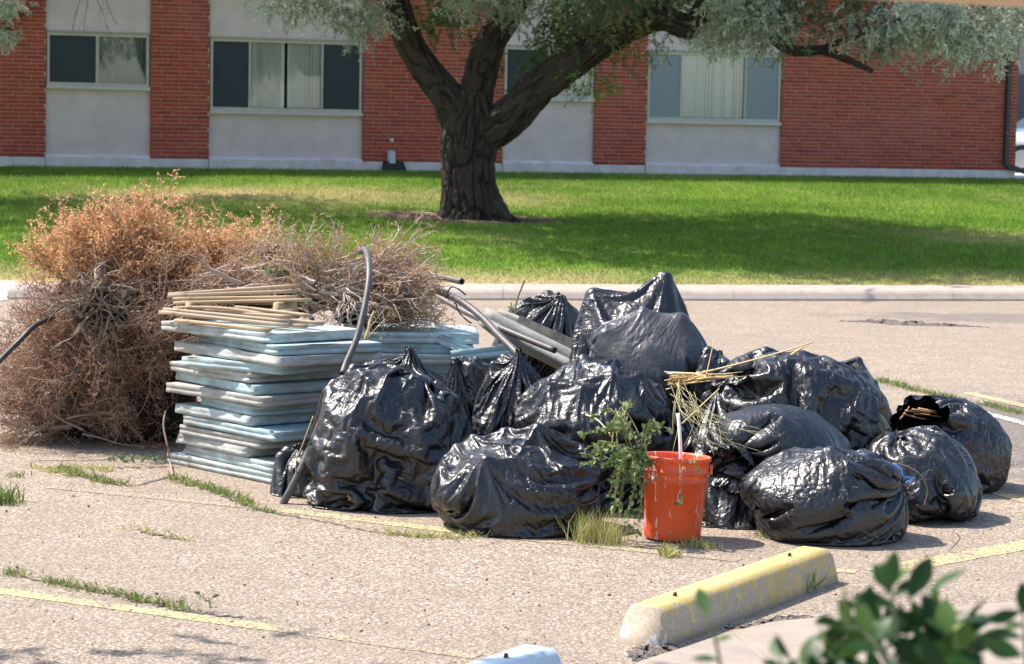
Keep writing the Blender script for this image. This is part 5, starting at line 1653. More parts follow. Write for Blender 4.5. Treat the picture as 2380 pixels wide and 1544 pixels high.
bag("tall black bag with a pointed peak, highest of the heap at the back", 1345, 1612, 655, 905, 13.2, 0.28, False, seed=6, axis=(0.3, 0.5, 0.7), pk=[(1550, 630, 13.2, 0.025), (1545, 648, 13.2, 0.045), (1540, 668, 13.2, 0.07), (1530, 695, 13.2, 0.11), (1440, 712, 13.2, 0.08), (1365, 700, 13.1, 0.04), (1380, 690, 13.2, 0.05)], npoke=10, slack=(1.12, 1.04))
bag("grey-sheened black bag in front of the tall peaked one", 1380, 1628, 722, 905, 12.72, 0.28, False, M_BAG2, seed=7, axis=(1, -0.35, -0.3), neck=0.07, flare=0.09, slack=(1.06, 1.03), push=0.0002, npoke=12, poke_r=0.05, fillscale=0.97, vary=0.04)
bag("small crumpled black bag at the back right with a twisted top", 1880, 2042, 830, 985, 12.75, 0.20, False, seed=8, axis=(-0.6, 0.1, 0.8), neck=0.10, flare=0.09)
bag("large black bag right of centre with long diagonal folds", 1648, 2045, 790, 1075, 12.1, 0.32, False, low=0.05, seed=9, axis=(1, 0.2, -0.35), npoke=8, nu=64, nv=48, slack=(1.12, 1.05), grav=0.0002, push=0.00006)
bag("little black bag wedged behind the front left bag, its top pleated", 1030, 1135, 830, 1000, 12.35, 0.16, False, low=0.2, seed=10, axis=(-0.3, -0.4, 0.8), neck=0.08, flare=0.06)
bag("badly crumpled black bag with its loose mouth up, left of the central bag", 1120, 1262, 815, 1040, 12.1, 0.19, False, low=0.15, seed=11, axis=(0.1, -0.2, 1), slack=(1.34, 1.26), push=0, npoke=18, poke_r=0.02)
bag("wide black bag in the middle lying on its side, straw poking from its right end", 1212, 1560, 818, 1100, 11.85, 0.33, False, low=0.06, seed=12, axis=(1, -0.3, 0.15), npoke=34, poke_r=0.022, poke_at=(0.88, 1.0), nu=64, nv=48, slack=(1.14, 1.09), grav=0.00025, push=0.00004)
bag("large black bag at the front left with a folded band round its middle", 742, 1072, 808, 1188, 11.75, 0.31, seed=13, axis=(0.25, 0.35, 1), pk=[(735, 930, 11.7, 0.05), (1060, 925, 11.6, 0.06), (740, 1165, 11.6, 0.06), (960, 800, 11.75, 0.06)], npoke=26, poke_r=0.025, nu=72, nv=52, slack=(1.16, 1.14), grav=0.0003, push=0.00004, vary=0.12)
bag("small black bag squeezed between the foam stack and the big front bag", 640, 775, 1040, 1155, 11.95, 0.14, seed=14, axis=(-0.3, 0.2, 1), neck=0.07, flare=0.06)
bag("black bag at the front centre with two pointed corners on top", 1026, 1385, 992, 1250, 11.1, 0.31, seed=15, axis=(0.9, 0.35, 0.3), pk=[(1076, 1000, 11.1, 0.03), (1250, 1000, 11.1, 0.035), (1035, 1105, 11.0, 0.05), (1340, 1060, 11.15, 0.06)], npoke=34, poke_r=0.025, nu=72, nv=52, slack=(1.08, 1.05), grav=0.00022, push=0.00004, finer=(1.05, 1.05))
bag("black bag in shadow directly behind the bucket", 1625, 1790, 1075, 1252, 11.35, 0.2, seed=16, axis=(0.3, 0.6, 0.8))
bag("black bag tied in a knot, its pleats radiating above the bucket", 1650, 1968, 948, 1185, 11.5, 0.27, False, low=0.12, seed=17, axis=(-0.62, -0.85, 0.12), neck=0.15, flare=0.10, npoke=10, nu=72, nv=52, slack=(1.07, 1.02), grav=0.00015, push=0.0002)
bag("black bag at the far right with its mouth gaping open", 2040, 2325, 925, 1118, 12.6, 0.27, seed=18, axis=(-0.7, -0.35, 0.6), open_at=2.45, slack=(1.06, 1.01), grav=0.0001, npoke=10)
bag("black bag at the right, leaning against the front right one", 2012, 2255, 995, 1240, 11.65, 0.28, seed=19, axis=(-0.3, 0.7, 0.7), npoke=34, nu=64, nv=48, slack=(1.07, 1.02), push=0.00008, grav=0.00014)
B12 = bag("shiny black bag at the front right, tied with a blue strap", 1756, 2092, 1036, 1284, 11.0, 0.29, seed=20, axis=(1, -0.25, 0.22), neck=0.05, flare=0.08, npoke=34, nu=72, nv=52, slack=(1.07, 1.02), push=0.00010, grav=0.00014)
bag("black bag corner sticking up between the smooth bag and the large right bag", 1605, 1700, 815, 930, 12.55, 0.14, False, seed=21, axis=(0.5, 0, 0.9), **LQ)
bag("crumpled black bag lying open at the back left with green weeds in it", 1165, 1345, 678, 850, 13.95, 0.24, False, seed=22, axis=(0.45, -0.2, 0.8), neck=0.09, flare=0.13, slack=(1.16, 1.12), npoke=14)
# blue tie
M_BLUE = simple("blue_strap", (0.03, 0.20, 0.62), 0.4)
P = smooth_curve([at(2078, 1078, 10.72), at(2095, 1092, 10.70), at(2100, 1108, 10.70), at(2122, 1112, 10.72), at(2106, 1122, 10.71)], 24)
V, F = tube_arrays(P[None], np.full((1, 24), 0.004), 6)
obj("blue_strap", mesh("blue_strap", V - np.array(B12.location), F, True), M_BLUE, B12)
# ---------------------------------------------------------------- orange bucket
bk = empty("bucket", (0.725, 10.84, 0.0)); tag(bk, "orange plastic bucket with white paint streaks in front of the bags", "bucket")
bk.rotation_euler = (math.radians(-1.5), math.radians(2.0), 0)
t = NT("orange_plastic")
p = t.co()
st = t.noise(1.0, 4, 0.7, vec=p, stretch=(34, 34, 5)); sp = t.noise(60, 3, 0.7, vec=p); du = t.noise(6, 4, 0.6, vec=p)
c = t.ramp(du, [(0.3, (0.62, 0.075, 0.018)), (0.7, (0.80, 0.12, 0.03))])
c = t.mix(t.ramp(st, [(0.60, 0), (0.62, 0.85)]), c, (0.75, 0.70, 0.66))
c = t.mix(t.ramp(sp, [(0.70, 0), (0.73, 0.6)]), c, (0.7, 0.62, 0.56))
t.color(c).set(Roughness=0.42)
t.b.inputs["Subsurface Weight"].default_value = 0.0
M_ORANGE = t.m
def lathe(prof, n=48):
    a = np.linspace(0, 2 * math.pi, n, endpoint=False)
    V = np.array([[(r * math.cos(q), r * math.sin(q), z) for q in a] for r, z in prof])
    return V.reshape(-1, 3), grid_faces(len(prof), n)
prof = [(0.001, 0.004), (0.118, 0.004), (0.124, 0.010), (0.126, 0.03), (0.140, 0.262), (0.146, 0.264), (0.1465, 0.270), (0.141, 0.273), (0.1425, 0.300), (0.149, 0.302), (0.1495, 0.308), (0.144, 0.311),
        (0.1455, 0.350), (0.152, 0.352), (0.1535, 0.366), (0.151, 0.371), (0.1425, 0.371), (0.1385, 0.360), (0.118, 0.02), (0.001, 0.016)]
V, F = lathe(prof)
obj("pail", mesh("pail", V, F, True), M_ORANGE, bk)
for s_ in (-1, 1):
    b = MB(); b.box((-0.018, -0.006, -0.02), (0.018, 0.006, 0.02))
    obj("handle_ear", b.mesh("handle_ear"), M_ORANGE, bk, loc=(s_ * 0.152, -0.02, 0.318), rot=(0, 0, math.pi / 2))
a = np.linspace(0, math.pi, 24)
P = np.stack([0.157 * np.cos(a), -0.02 - 0.10 * np.sin(a) * 0.4 + 0.16 * np.sin(a), 0.318 - 0.05 * np.sin(a)], 1)
P = P[:7]
V, F = tube_arrays(P[None], np.full((1, len(P)), 0.0022), 6); obj("wire_handle", mesh("wire_handle", V, F, True), simple("wire_metal", (0.4, 0.38, 0.36), 0.4, 0.8), bk)
pipe("plastic_stick", [at(1582, 1110, 10.86), at(1582, 1062, 10.86), at(1580, 1010, 10.88), at(1576, 962, 10.92)], 0.008, simple("white_plastic", (0.78, 0.77, 0.74), 0.4), "white plastic stick standing in the orange bucket", "stick", 14, False, 8)

# ---------------------------------------------------------------- wheel stops
def wheel_stop(name, near, dirv, L, w, h, mat, label, rng, pins):
    """bar of concrete with chamfered top edges and battered ends; 'near' = middle of its near end on the ground"""
    d = unit(np.array(dirv)); 
    e = empty(name, (near[0], near[1], 0)); e.rotation_euler = (0, 0, math.atan2(d[1], d[0]))
    tag(e, label, "wheel stop", "wheel stops")
    xs = np.concatenate([[0, 0.006, 0.03], np.linspace(0.06, L - 0.06, 40), [L - 0.03, L - 0.006, L]])
    sec = [(-w / 2, 0.0), (-w * 0.49, h * 0.08), (-w * 0.405, h * 0.80), (-w * 0.30, h), (-w * 0.1, h * 1.002), (w * 0.1, h * 1.002), (w * 0.30, h), (w * 0.405, h * 0.80), (w * 0.49, h * 0.08), (w / 2, 0.0)]
    V = []
    for x in xs:
        en = min(x, L - x)
        for (y, z_) in sec:
            bat = 0.035 * (z_ / h)
            xx = x + (bat if x < L / 2 else -bat) * max(0.0, 1 - en / 0.06)
            zz = z_ * (1 - 0.02 * math.exp(-en / 0.006))
            V.append((xx, y, zz))
    V = np.array(V)
    V += 0.0016 * np.stack([fbm(V * 30, 3, 3), fbm(V * 30 + 9, 4, 3), fbm(V * 30 + 17, 5, 3)], 1) * (V[:, 2:] > 0.002)
    n, m = len(xs), len(sec); ii = np.arange(n * m).reshape(n, m)
    F = [np.stack([ii[:-1, :-1], ii[:-1, 1:], ii[1:, 1:], ii[1:, :-1]], -1).reshape(-1, 4), ii[0][::-1].reshape(1, -1).copy(), ii[-1].reshape(1, -1)]
    obj("bar", mesh("bar", V, F), mat, e)
    for x in pins:
        V, F = tube_arrays(np.array([[(x, 0, h - 0.05), (x, 0, h + 0.006), (x, 0, h + 0.014)]]), np.array([[0.008, 0.008, 0.0065]]), 10)
        obj("anchor_pin", mesh("anchor_pin", V, F), M_PINS, e)
    return e
M_PINS = simple("rusty_pin", (0.10, 0.06, 0.04), 0.7, 0.4, 0.3)
t = NT("chipped_yellow_concrete")
p = t.co()
n1 = t.noise(22, 6, 0.7, vec=p, stretch=(1, 1, 0.7)); n2 = t.noise(5, 4, 0.6, vec=p); n3 = t.noise(70, 3, 0.6, vec=p)
sepn = t.n("SeparateXYZ"); t.l(p, sepn.inputs[0])
nrm = t.n("NewGeometry"); sepm = t.n("SeparateXYZ"); t.l(nrm.outputs["Normal"], sepm.inputs[0])
conc = t.ramp(n3, [(0.3, (0.36, 0.28, 0.20)), (0.7, (0.50, 0.41, 0.31))])
yel = t.ramp(n2, [(0.3, (0.47, 0.34, 0.115)), (0.7, (0.60, 0.45, 0.17))])
wear = t.math('ADD', n1, t.math('MULTIPLY', n2, 0.25))
side = t.ramp(sepm.outputs[2], [(0.35, 0.10), (0.75, 0.0)])
endw = t.ramp(sepn.outputs[0], [(0.04, 0.16), (0.06, 0.0)])
wear2 = t.math('ADD', t.math('ADD', wear, side), endw)
c = t.mix(t.ramp(wear2, [(0.69, 0), (0.72, 1)]), yel, conc)
end_white = t.math('MULTIPLY', t.ramp(sepn.outputs[0], [(0.030, 1), (0.045, 0)]), t.ramp(t.noise(11, 4, 0.6, vec=p), [(0.58, 0), (0.60, 1)]))
c = t.mix(end_white, c, (0.72, 0.70, 0.66))
dirt = t.ramp(sepn.outputs[2], [(0.0, 0.5), (0.04, 0.0)])
c = t.mix(dirt, c, (0.15, 0.12, 0.10))
t.color(c).set(Roughness=0.8); t.bump(t.math('ADD', n3, t.math('MULTIPLY', t.ramp(wear2, [(0.70, 1), (0.74, 0)]), 0.6)), 0.5, 0.004)
M_STOP = t.m
nl = gnd(1422, 1504)[:2]; nr = gnd(1539, 1509)[:2]; fr = gnd(1945, 1353)[:2]
sd = unit(fr - nr); pn = np.array([-sd[1], sd[0]])
SW = 0.178
near_mid = nr + pn * SW / 2
wheel_stop("wheel_stop", near_mid, sd, float(np.linalg.norm(fr - nr)) + 0.02, SW, 0.135, M_STOP, "worn yellow-painted concrete wheel stop in front of the heap", rngF, (0.27, 1.28))
t = concrete("pale_blue_concrete", (0.50, 0.60, 0.66), 0.06, 0.15, 5); M_STOPB = t.m
ftop = gnd(1256, 1501, 0.135)[:2]
wheel_stop("wheel_stop", ftop - sd * 1.72, sd, 1.75, SW, 0.135, M_STOPB, "pale blue-grey wheel stop cut off by the bottom edge of the picture", rngF, (0.3, 1.50))

# ---------------------------------------------------------------- weeds, straw, the leafy plant by the bucket
rngW = np.random.default_rng(99)
def blades(name, cens, n, L, W, cols, rng, label, cat, rad=0.03, lean=0.35, kind="stuff"):
    """upright bent grass blades (two segments)"""
    S = np.concatenate([np.array(c) + np.c_[rng.normal(0, rad, (n, 2)), np.zeros(n)] for c in cens])
    N = len(S)
    d = unit(np.c_[rng.normal(0, lean, (N, 2)), np.ones(N)])
    l_ = rng.uniform(0.4, 1.2, N) * L
    sd_ = unit(np.cross(d, rng.normal(0, 1, (N, 3)))) * (rng.uniform(0.6, 1.3, N) * W / 2)[:, None]
    m = S + d * (l_ * 0.55)[:, None]
    d2 = unit(d + np.c_[rng.normal(0, 0.45, (N, 2)), -0.25 * np.ones(N)])
    tip = m + d2 * (l_ * 0.45)[:, None]
    V = np.stack([S - sd_, S + sd_, m + sd_ * 0.7, m - sd_ * 0.7, tip], 1).reshape(-1, 3)
    i = np.arange(N)[:, None] * 5
    F = [np.concatenate([i, i + 1, i + 2, i + 3], 1), np.concatenate([i + 3, i + 2, i + 4], 1)]
    np.maximum(V[:, 2], 0.001, out=V[:, 2])
    c = np.array(cols)[rng.integers(0, len(cols), N)] * rng.uniform(0.7, 1.3, (N, 1))
    o0 = np.array(cens[0])
    me = mesh(name, V - o0, F); set_col(me, np.repeat(c, 5, 0))
    return tag(obj(name, me, M_GRASS, None, loc=tuple(o0)), label, cat, kind=kind)
GC = [(0.13, 0.22, 0.05), (0.18, 0.26, 0.07), (0.24, 0.27, 0.10), (0.34, 0.30, 0.13)]
YC = [(0.46, 0.44, 0.18), (0.38, 0.40, 0.14), (0.30, 0.34, 0.10), (0.55, 0.47, 0.24)]
def along(pxs, step):
    out = []
    for a, b_ in zip(pxs[:-1], pxs[1:]):
        A, B = gnd(*a), gnd(*b_)
        k = max(1, int(np.linalg.norm(B - A) / step))
        out += [A + (B - A) * (j + rngW.uniform(-0.4, 0.4)) / k + np.r_[rngW.normal(0, 0.015, 2), 0] for j in range(k)]
    return out
crk = [([(150, 1092), (185, 1108), (240, 1122), (300, 1130)], "weeds in the crack left of the foam stack"), ([(400, 1112), (450, 1128), (520, 1150), (560, 1160)], "strip of green weeds in the crack in front of the foam stack"),
       ([(562, 1165), (585, 1178)], "small weed patch left of the pipe foot"), ([(600, 1188), (635, 1192)], "green weed tuft below the pipe foot"),
       ([(30, 1110), (60, 1108)], "small weed patch at the left edge"), ([(110, 1352), (165, 1366), (230, 1380)], "weeds above the near yellow line at the left"),
       ([(245, 1378), (320, 1395), (390, 1412), (450, 1420)], "longest strip of weeds beside the near yellow line"), ([(10, 1335), (75, 1340)], "thin weeds at the left edge above the near line"),
       ([(890, 1240), (960, 1248), (1040, 1252), (1130, 1248)], "dry weeds in front of the big front left bag"), ([(310, 1230), (370, 1246), (440, 1258)], "sparse dry weeds in the middle of the pavement"),
       ([(2045, 885), (2110, 905), (2200, 925), (2250, 935)], "strip of green weeds behind the open right bag"), ([(2290, 940), (2380, 965)], "weeds at the right edge between the two lines"),
       ([(2325, 1082), (2360, 1084)], "small weeds right of the gaping bag"), ([(1760, 1250), (1790, 1255)], "small weeds under the front right bag"),
       ([(90, 1090), (140, 1100), (200, 1090), (260, 1098)], "weeds along the crack under the dry brush")]
for pxs, lab in crk:
    cs = along(pxs, 0.028)
    far = pxs[0][1] < 960
    blades("crack_weeds", cs, 16 if "sparse" not in lab else 5, 0.05, 0.006, GC if "dry" not in lab else YC, rngW, lab, "weeds", 0.022, 0.9)
o = blades("weed_tuft", [gnd(2, 1170)], 160, 0.12, 0.007, GC[:3], rngW, "green weed tuft cut off by the left edge", "weeds", 0.05, 0.5)
blades("grass_clump", [gnd(1330 + 9 * k + rngW.uniform(-6, 6), 1252 + rngW.uniform(-12, 14) + 1.2 * k) for k in range(12)], 42, 0.145, 0.004, YC, rngW, "pale yellow-green grass clump between the front centre bag and the bucket", "grass", 0.028, 0.22)
blades("grass_clump", [gnd(1550, 1292), gnd(1558, 1295)], 60, 0.07, 0.005, YC, rngW, "small yellow grass tuft below the bucket", "grass", 0.022, 0.5)
blades("grass_clump", [gnd(1600, 1272), gnd(1625, 1272), gnd(1645, 1276)], 50, 0.06, 0.004, YC[1:], rngW, "grass tuft at the right foot of the bucket", "grass", 0.025, 0.5)
blades("weed_sprig", [gnd(1208, 1248), gnd(1235, 1240), gnd(1190, 1238)], 9, 0.17, 0.006, GC[:3], rngW, "thin green sprigs growing against the front centre bag", "weeds", 0.015, 0.35)
blades("weed_sprig", [gnd(1870, 1378), gnd(1885, 1372)], 14, 0.12, 0.006, GC[:3], rngW, "small weed growing along the side of the yellow wheel stop", "weeds", 0.015, 0.4)
def sprig(name, stems, rng, leafL, leafW, cols, label, cat, per=14, rs=0.002, spread=0.8, droop=0.05, stemcol=(0.28, 0.24, 0.10)):
    """leafy stems: each (points) ; leaves along them"""
    e = empty(name, tuple(stems[0][0])); tag(e, label, cat)
    o0 = np.array(stems[0][0])
    P = np.stack([smooth_curve(s_, 14) for s_ in stems]) - o0
    v, f = tube_arrays(P, np.tile(np.linspace(rs, rs * 0.5, 14), (len(stems), 1)), 5)
    me = mesh("stems", v, f, True); set_col(me, np.tile(np.array(stemcol), (len(v), 1))); tag(obj("stems", me, M_TWIG, e), kind="stuff")
    s, d, i = spawn(P, per, rng, 0.05, 1.0, spread, -droop)
    N = len(s)
    L = rng.uniform(0.5, 1.3, N) * leafL; W = rng.uniform(0.7, 1.3, N) * leafW
    d = unit(d); sd_ = unit(np.cross(d, rng.normal(0, 1, (N, 3)))); nn = np.cross(d, sd_)
    q = lambda a, b_, c_: s + d * (L * a)[:, None] + sd_ * (W * b_)[:, None] + nn * (L * c_)[:, None]
    V = np.stack([q(0, 0, 0), q(0.3, 0.45, 0.05), q(0.7, 0.40, 0.04), q(1, 0, -0.1), q(0.7, -0.40, 0.04), q(0.3, -0.45, 0.05), q(0.5, 0, -0.03)], 1).reshape(-1, 3)
    k = np.arange(N)[:, None] * 7
    F = [np.concatenate([k, k + 1, k + 6], 1), np.concatenate([k + 1, k + 2, k + 6], 1), np.concatenate([k + 2, k + 3, k + 6], 1), np.concatenate([k + 3, k + 4, k + 6], 1), np.concatenate([k + 4, k + 5, k + 6], 1), np.concatenate([k + 5, k, k + 6], 1)]
    c = np.array(cols)[rng.integers(0, len(cols), N)] * rng.uniform(0.65, 1.3, (N, 1))
    me = mesh("leaves", V, F, True); set_col(me, np.repeat(c, 7, 0)); tag(obj("leaves", me, M_LEAF, e), kind="stuff")
    return e
WG = [(0.16, 0.23, 0.08), (0.23, 0.31, 0.12), (0.31, 0.39, 0.19), (0.12, 0.18, 0.06)]
stems = []
for k in range(34):
    x, y = rngW.uniform(1352, 1560), rngW.uniform(965, 1085)
    if rngW.random() < 0.5: x, y = rngW.uniform(1395, 1500), rngW.uniform(1080, 1200)
    Yd = 10.72 + rngW.uniform(-0.12, 0.12)
    stems.append([at(1490 + rngW.uniform(-20, 20), 1075 + rngW.uniform(-20, 20), 10.72), at((x + 1480) / 2, min(y, 1075) - 10, Yd), at(x, y, Yd)])
stems += [[at(1495, 1085, 10.68), at(1470, 1150, 10.62), at(1455, 1245, 10.62)], [at(1500, 1080, 10.68), at(1488, 1180, 10.6), at(1478, 1265, 10.6)], [at(1440, 1000, 10.75), at(1390, 1000, 10.75), at(1350, 1010, 10.75)],
          [at(1480, 1020, 10.72), at(1440, 980, 10.75), at(1462, 940, 10.78)]]
sprig("uprooted_plant", stems, rngW, 0.029, 0.018, WG, "uprooted green leafy plant drooping over the left side of the bucket", "plant", 34, 0.0022)
sprig("vine_sprig", [[at(1587, 1066, 10.68), at(1585, 1110, 10.66), at(1582, 1160, 10.66), at(1575, 1175, 10.66)]], rngW, 0.026, 0.016, WG, "thin leafy vine hanging down the front of the bucket", "plant", 12, 0.0015)
sprig("vine_sprig", [[at(1612, 1062, 10.68), at(1618, 1080, 10.66), at(1622, 1100, 10.66)]], rngW, 0.022, 0.012, WG[:2], "short drooping green leaf on the bucket rim at the right", "plant", 9, 0.0015)
sprig("green_weeds", [[at(x, 760, 13.95), at(x + rngW.uniform(-8, 8), 730, 13.9), at(x + rngW.uniform(-15, 15), 705 + rngW.uniform(-10, 15), 13.85)] for x in (1190, 1215, 1250, 1275, 1290, 1300, 1240)], rngW, 0.035, 0.022, [(0.16, 0.30, 0.05), (0.24, 0.36, 0.09)], "fresh green weeds inside the open bag at the back", "weeds", 12, 0.002)
sprig("green_weeds", [[gnd(x, 1085) + np.array([0, 0.02, 0.02]), gnd(x, 1085) + np.array([0.02, 0, 0.05]), gnd(x, 1085) + np.array([rngW.uniform(-0.08, 0.08), -0.05, 0.05])] for x in (255, 280, 300, 330, 350, 365)], rngW, 0.035, 0.010, [(0.13, 0.19, 0.11), (0.18, 0.24, 0.14)], "grey-green weeds at the foot of the brush beside the foam stack", "weeds", 18, 0.0015)
sprig("weed_plant", [[gnd(488, 1422), gnd(488, 1422) + np.array([0, 0, 0.04]), gnd(488, 1422) + np.array([0.02, 0, 0.07])], [gnd(488, 1422) + np.array([0, 0, 0.03]), gnd(488, 1422) + np.array([-0.03, 0, 0.06]), gnd(488, 1422) + np.array([-0.05, 0, 0.065])]], rngW, 0.022, 0.009, GC[:3], "small upright weed at the right end of the near weed strip", "weeds", 10, 0.0015)
# straw bundle, long stalks and hanging grass strands
def straws(name, S, E, r, cols, rng, label, cat, jit=0.0, sag=0.0, n=10):
    N = len(S); t_ = np.linspace(0, 1, n)[None, :, None]
    P = S[:, None] * (1 - t_) + E[:, None] * t_
    P = P + (np.sin(t_ * math.pi) * rng.normal(0, jit, (N, 1, 3))) + np.array([0, 0, -sag]) * np.sin(t_ * math.pi)
    o0 = S[0].copy()
    v, f = tube_arrays(P - o0, np.tile(np.linspace(r, r * 0.6, n), (N, 1)), 4)
    c = np.array(cols)[rng.integers(0, len(cols), N)] * rng.uniform(0.75, 1.25, (N, 1))
    me = mesh(name, v, f, True); set_col(me, np.repeat(c, n * 4, 0))
    o = obj(name, me, M_TWIG, None, loc=tuple(o0)); return tag(o, label, cat, kind="stuff" if N > 3 else None)
STRAW = [(0.58, 0.42, 0.20), (0.68, 0.52, 0.28), (0.50, 0.36, 0.17)]
q0 = at(1555, 884, 11.72)
straws("straw_bundle", q0 + rngW.normal(0, 0.018, (34, 3)), at(1640, 873, 11.6) + rngW.normal(0, 1, (34, 3)) * np.array([0.10, 0.03, 0.010]), 0.0032, STRAW, rngW, "bundle of yellow straw stalks sticking out of the middle bag to the right", "straw")
straws("dry_stalk", np.array([at(1560, 882, 11.7)]), np.array([at(1890, 796, 11.5)]), 0.0052, STRAW, rngW, "long yellow dry stalk lying over the right bags", "stalk", 0, 0.01)
straws("dry_stalk", np.array([at(1560, 886, 11.7)]), np.array([at(1704, 874, 11.5)]), 0.006, STRAW, rngW, "shorter thick dry stalk pointing right below the long one", "stalk")
straws("dry_stalk", np.array([at(1640, 880, 11.6)]), np.array([at(1660, 790, 11.7)]), 0.003, STRAW, rngW, "thin dry stalk standing upright beside the straw bundle", "stalk")
straws("dry_stalk", np.array([at(1838, 826, 11.55)]), np.array([at(1868, 806, 11.55)]), 0.007, STRAW, rngW, "short forked piece of stalk near the tip of the long one", "stalk")
straws("dry_stalk", np.array([at(1585, 985, 11.2)]), np.array([at(1672, 903, 11.3)]), 0.004, STRAW, rngW, "slanting dry stem above the bucket", "stalk")
straws("dry_stalk", np.array([at(1362, 965, 11.4)]), np.array([at(1418, 1010, 11.0)]), 0.004, STRAW, rngW, "dry stem lying on the middle bag left of the leafy plant", "stalk", 0, -0.02)
S = at(1578, 905, 11.45) + rngW.normal(0, 1, (26, 3)) * np.array([0.03, 0.03, 0.02])
S = S[:17]
E = np.array([at(rngW.uniform(1545, 1680), rngW.uniform(960, 1060), 10.95 + rngW.uniform(-0.1, 0.2)) for _ in range(17)])
straws("grass_strands", S, E, 0.0013, [(0.40, 0.34, 0.17), (0.32, 0.34, 0.17), (0.48, 0.40, 0.23)], rngW, "long pale grass strands hanging from the straw into the bucket", "grass", 0.03, -0.01, 12)
S = at(1585, 930, 11.2) + rngW.normal(0, 1, (14, 3)) * np.array([0.03, 0.03, 0.02])
E = np.array([at(rngW.uniform(1640, 1790), rngW.uniform(990, 1060), 11.05) for _ in range(14)])
straws("grass_strands", S, E, 0.0013, [(0.36, 0.37, 0.20), (0.45, 0.41, 0.26)], rngW, "pale grass strands reaching right over the knotted bag", "grass", 0.03, 0.01, 12)
S = at(1440, 1000, 10.8) + rngW.normal(0, 0.03, (22, 3)); E = at(1452, 948, 10.85) + rngW.normal(0, 0.025, (22, 3))
straws("dry_seed_head", S, E, 0.003, [(0.42, 0.36, 0.18), (0.5, 0.42, 0.22), (0.28, 0.30, 0.12)], rngW, "pale dry seed head on top of the leafy plant", "plant", 0.01)
pipe("root_twig", [at(2075, 1075, 10.75), at(2110, 1085, 10.95), at(2140, 1105, 11.1), at(2155, 1140, 11.2), at(2148, 1175, 11.25)], 0.0028, simple("twig_tan", (0.30, 0.21, 0.15), 0.8), "curved thin root twig lying on the two right front bags", "twig", 24, False, 5)
pipe("root_twig", [at(695, 1145, 11.62), at(688, 1080, 11.62), at(705, 1030, 11.63), at(728, 968, 11.68)], 0.0035, simple("straw_tan", (0.42, 0.30, 0.15), 0.8), "thin tan stalk beside the leaning pipe", "twig", 24, False, 5)
pipe("root_twig", [gnd(402, 1108) + np.array([0, 0, .01]), gnd(394, 1085) + np.array([0, 0, .03]), at(390, 1040, 12.75), at(380, 990, 12.8), at(385, 955, 12.85)], 0.005, simple("twig_brown", (0.36, 0.24, 0.17), 0.8), "reddish curved twig standing between the brush and the foam stack", "twig", 24, False, 5)
pipe("twig", [at(1196, 760, 13.8), at(1200, 705, 13.8), at(1212, 670, 13.8), at(1220, 650, 13.8)], 0.006, simple("stick_brown", (0.30, 0.19, 0.12), 0.8), "brown stick rising from the open bag at the back", "twig", 20, False, 6)
straws("wood_chips", np.array([at(2104, 955, 12.62), at(2119, 952, 12.62), at(2134, 950, 12.62), at(2099, 962, 12.62), at(2092, 975, 12.62), at(2124, 962, 12.62)]), np.array([at(2164, 962, 12.62), at(2179, 960, 12.62), at(2174, 956, 12.62), at(2154, 975, 12.62), at(2114, 945, 12.62), at(2189, 970, 12.62)]), 0.006, [(0.45, 0.24, 0.12), (0.55, 0.34, 0.20)], rngW, "orange-brown sticks showing in the mouth of the gaping bag", "sticks", 0.004)
# bits of straw on the bags
def bits(px, label):
    S = np.array([at(*q) for q in px]); E = S + rngW.normal(0, 1, (len(S), 3)) * np.array([0.02, 0.004, 0.02])
    return straws("straw_bits", S, E, 0.0035, [(0.62, 0.45, 0.2), (0.5, 0.3, 0.14)], rngW, label, "straw")
bits([(905, 1105, 11.42), (908, 1108, 11.42), (912, 1106, 11.42), (815, 1160, 11.43), (820, 1162, 11.43), (825, 1163, 11.43), (828, 893, 11.42), (832, 888, 11.42)], "scraps of straw stuck to the big front left bag")
# pebbles and dark crumbs on the pavement
N = 520
pp = np.array([gnd(rngW.uniform(-20, 2400), 1050 + 500 * rngW.random() ** 0.8) for _ in range(N)])
r_ = rngW.uniform(0.002, 0.006, N) * np.where(rngW.random(N) < 0.08, 1.7, 1)
O = np.array([(1, 0, 0), (0, 1, 0), (-1, 0, 0), (0, -1, 0), (0, 0, 0.8), (0, 0, -0.5)], float)
V = pp[:, None] + (O[None] * rngW.uniform(0.6, 1.3, (N, 6, 1))) * r_[:, None, None]
V[..., 2] += (r_ * 0.45)[:, None]
oc = np.array([(0, 1, 4), (1, 2, 4), (2, 3, 4), (3, 0, 4), (1, 0, 5), (2, 1, 5), (3, 2, 5), (0, 3, 5)])
F = (oc[None] + (np.arange(N) * 6)[:, None, None]).reshape(-1, 3)
me = mesh("pebbles", V.reshape(-1, 3), F)
pc = np.array([(0.07, 0.055, 0.05), (0.14, 0.11, 0.09), (0.40, 0.36, 0.32), (0.22, 0.14, 0.11)])[rngW.integers(0, 4, N)]
set_col(me, np.repeat(pc, 6, 0)); tag(obj("pebbles", me, M_TWIG), "loose pebbles and dark crumbs scattered on the pavement", "pebbles", kind="stuff")
o = dirt_ball("stone", gnd(1908, 1443) + np.array([0, 0, 0.012]), (0.022, 0.018, 0.014), 31, col=(0.42, 0.39, 0.36)); tag(o, "round pale stone at the edge of the concrete walk", "stone")

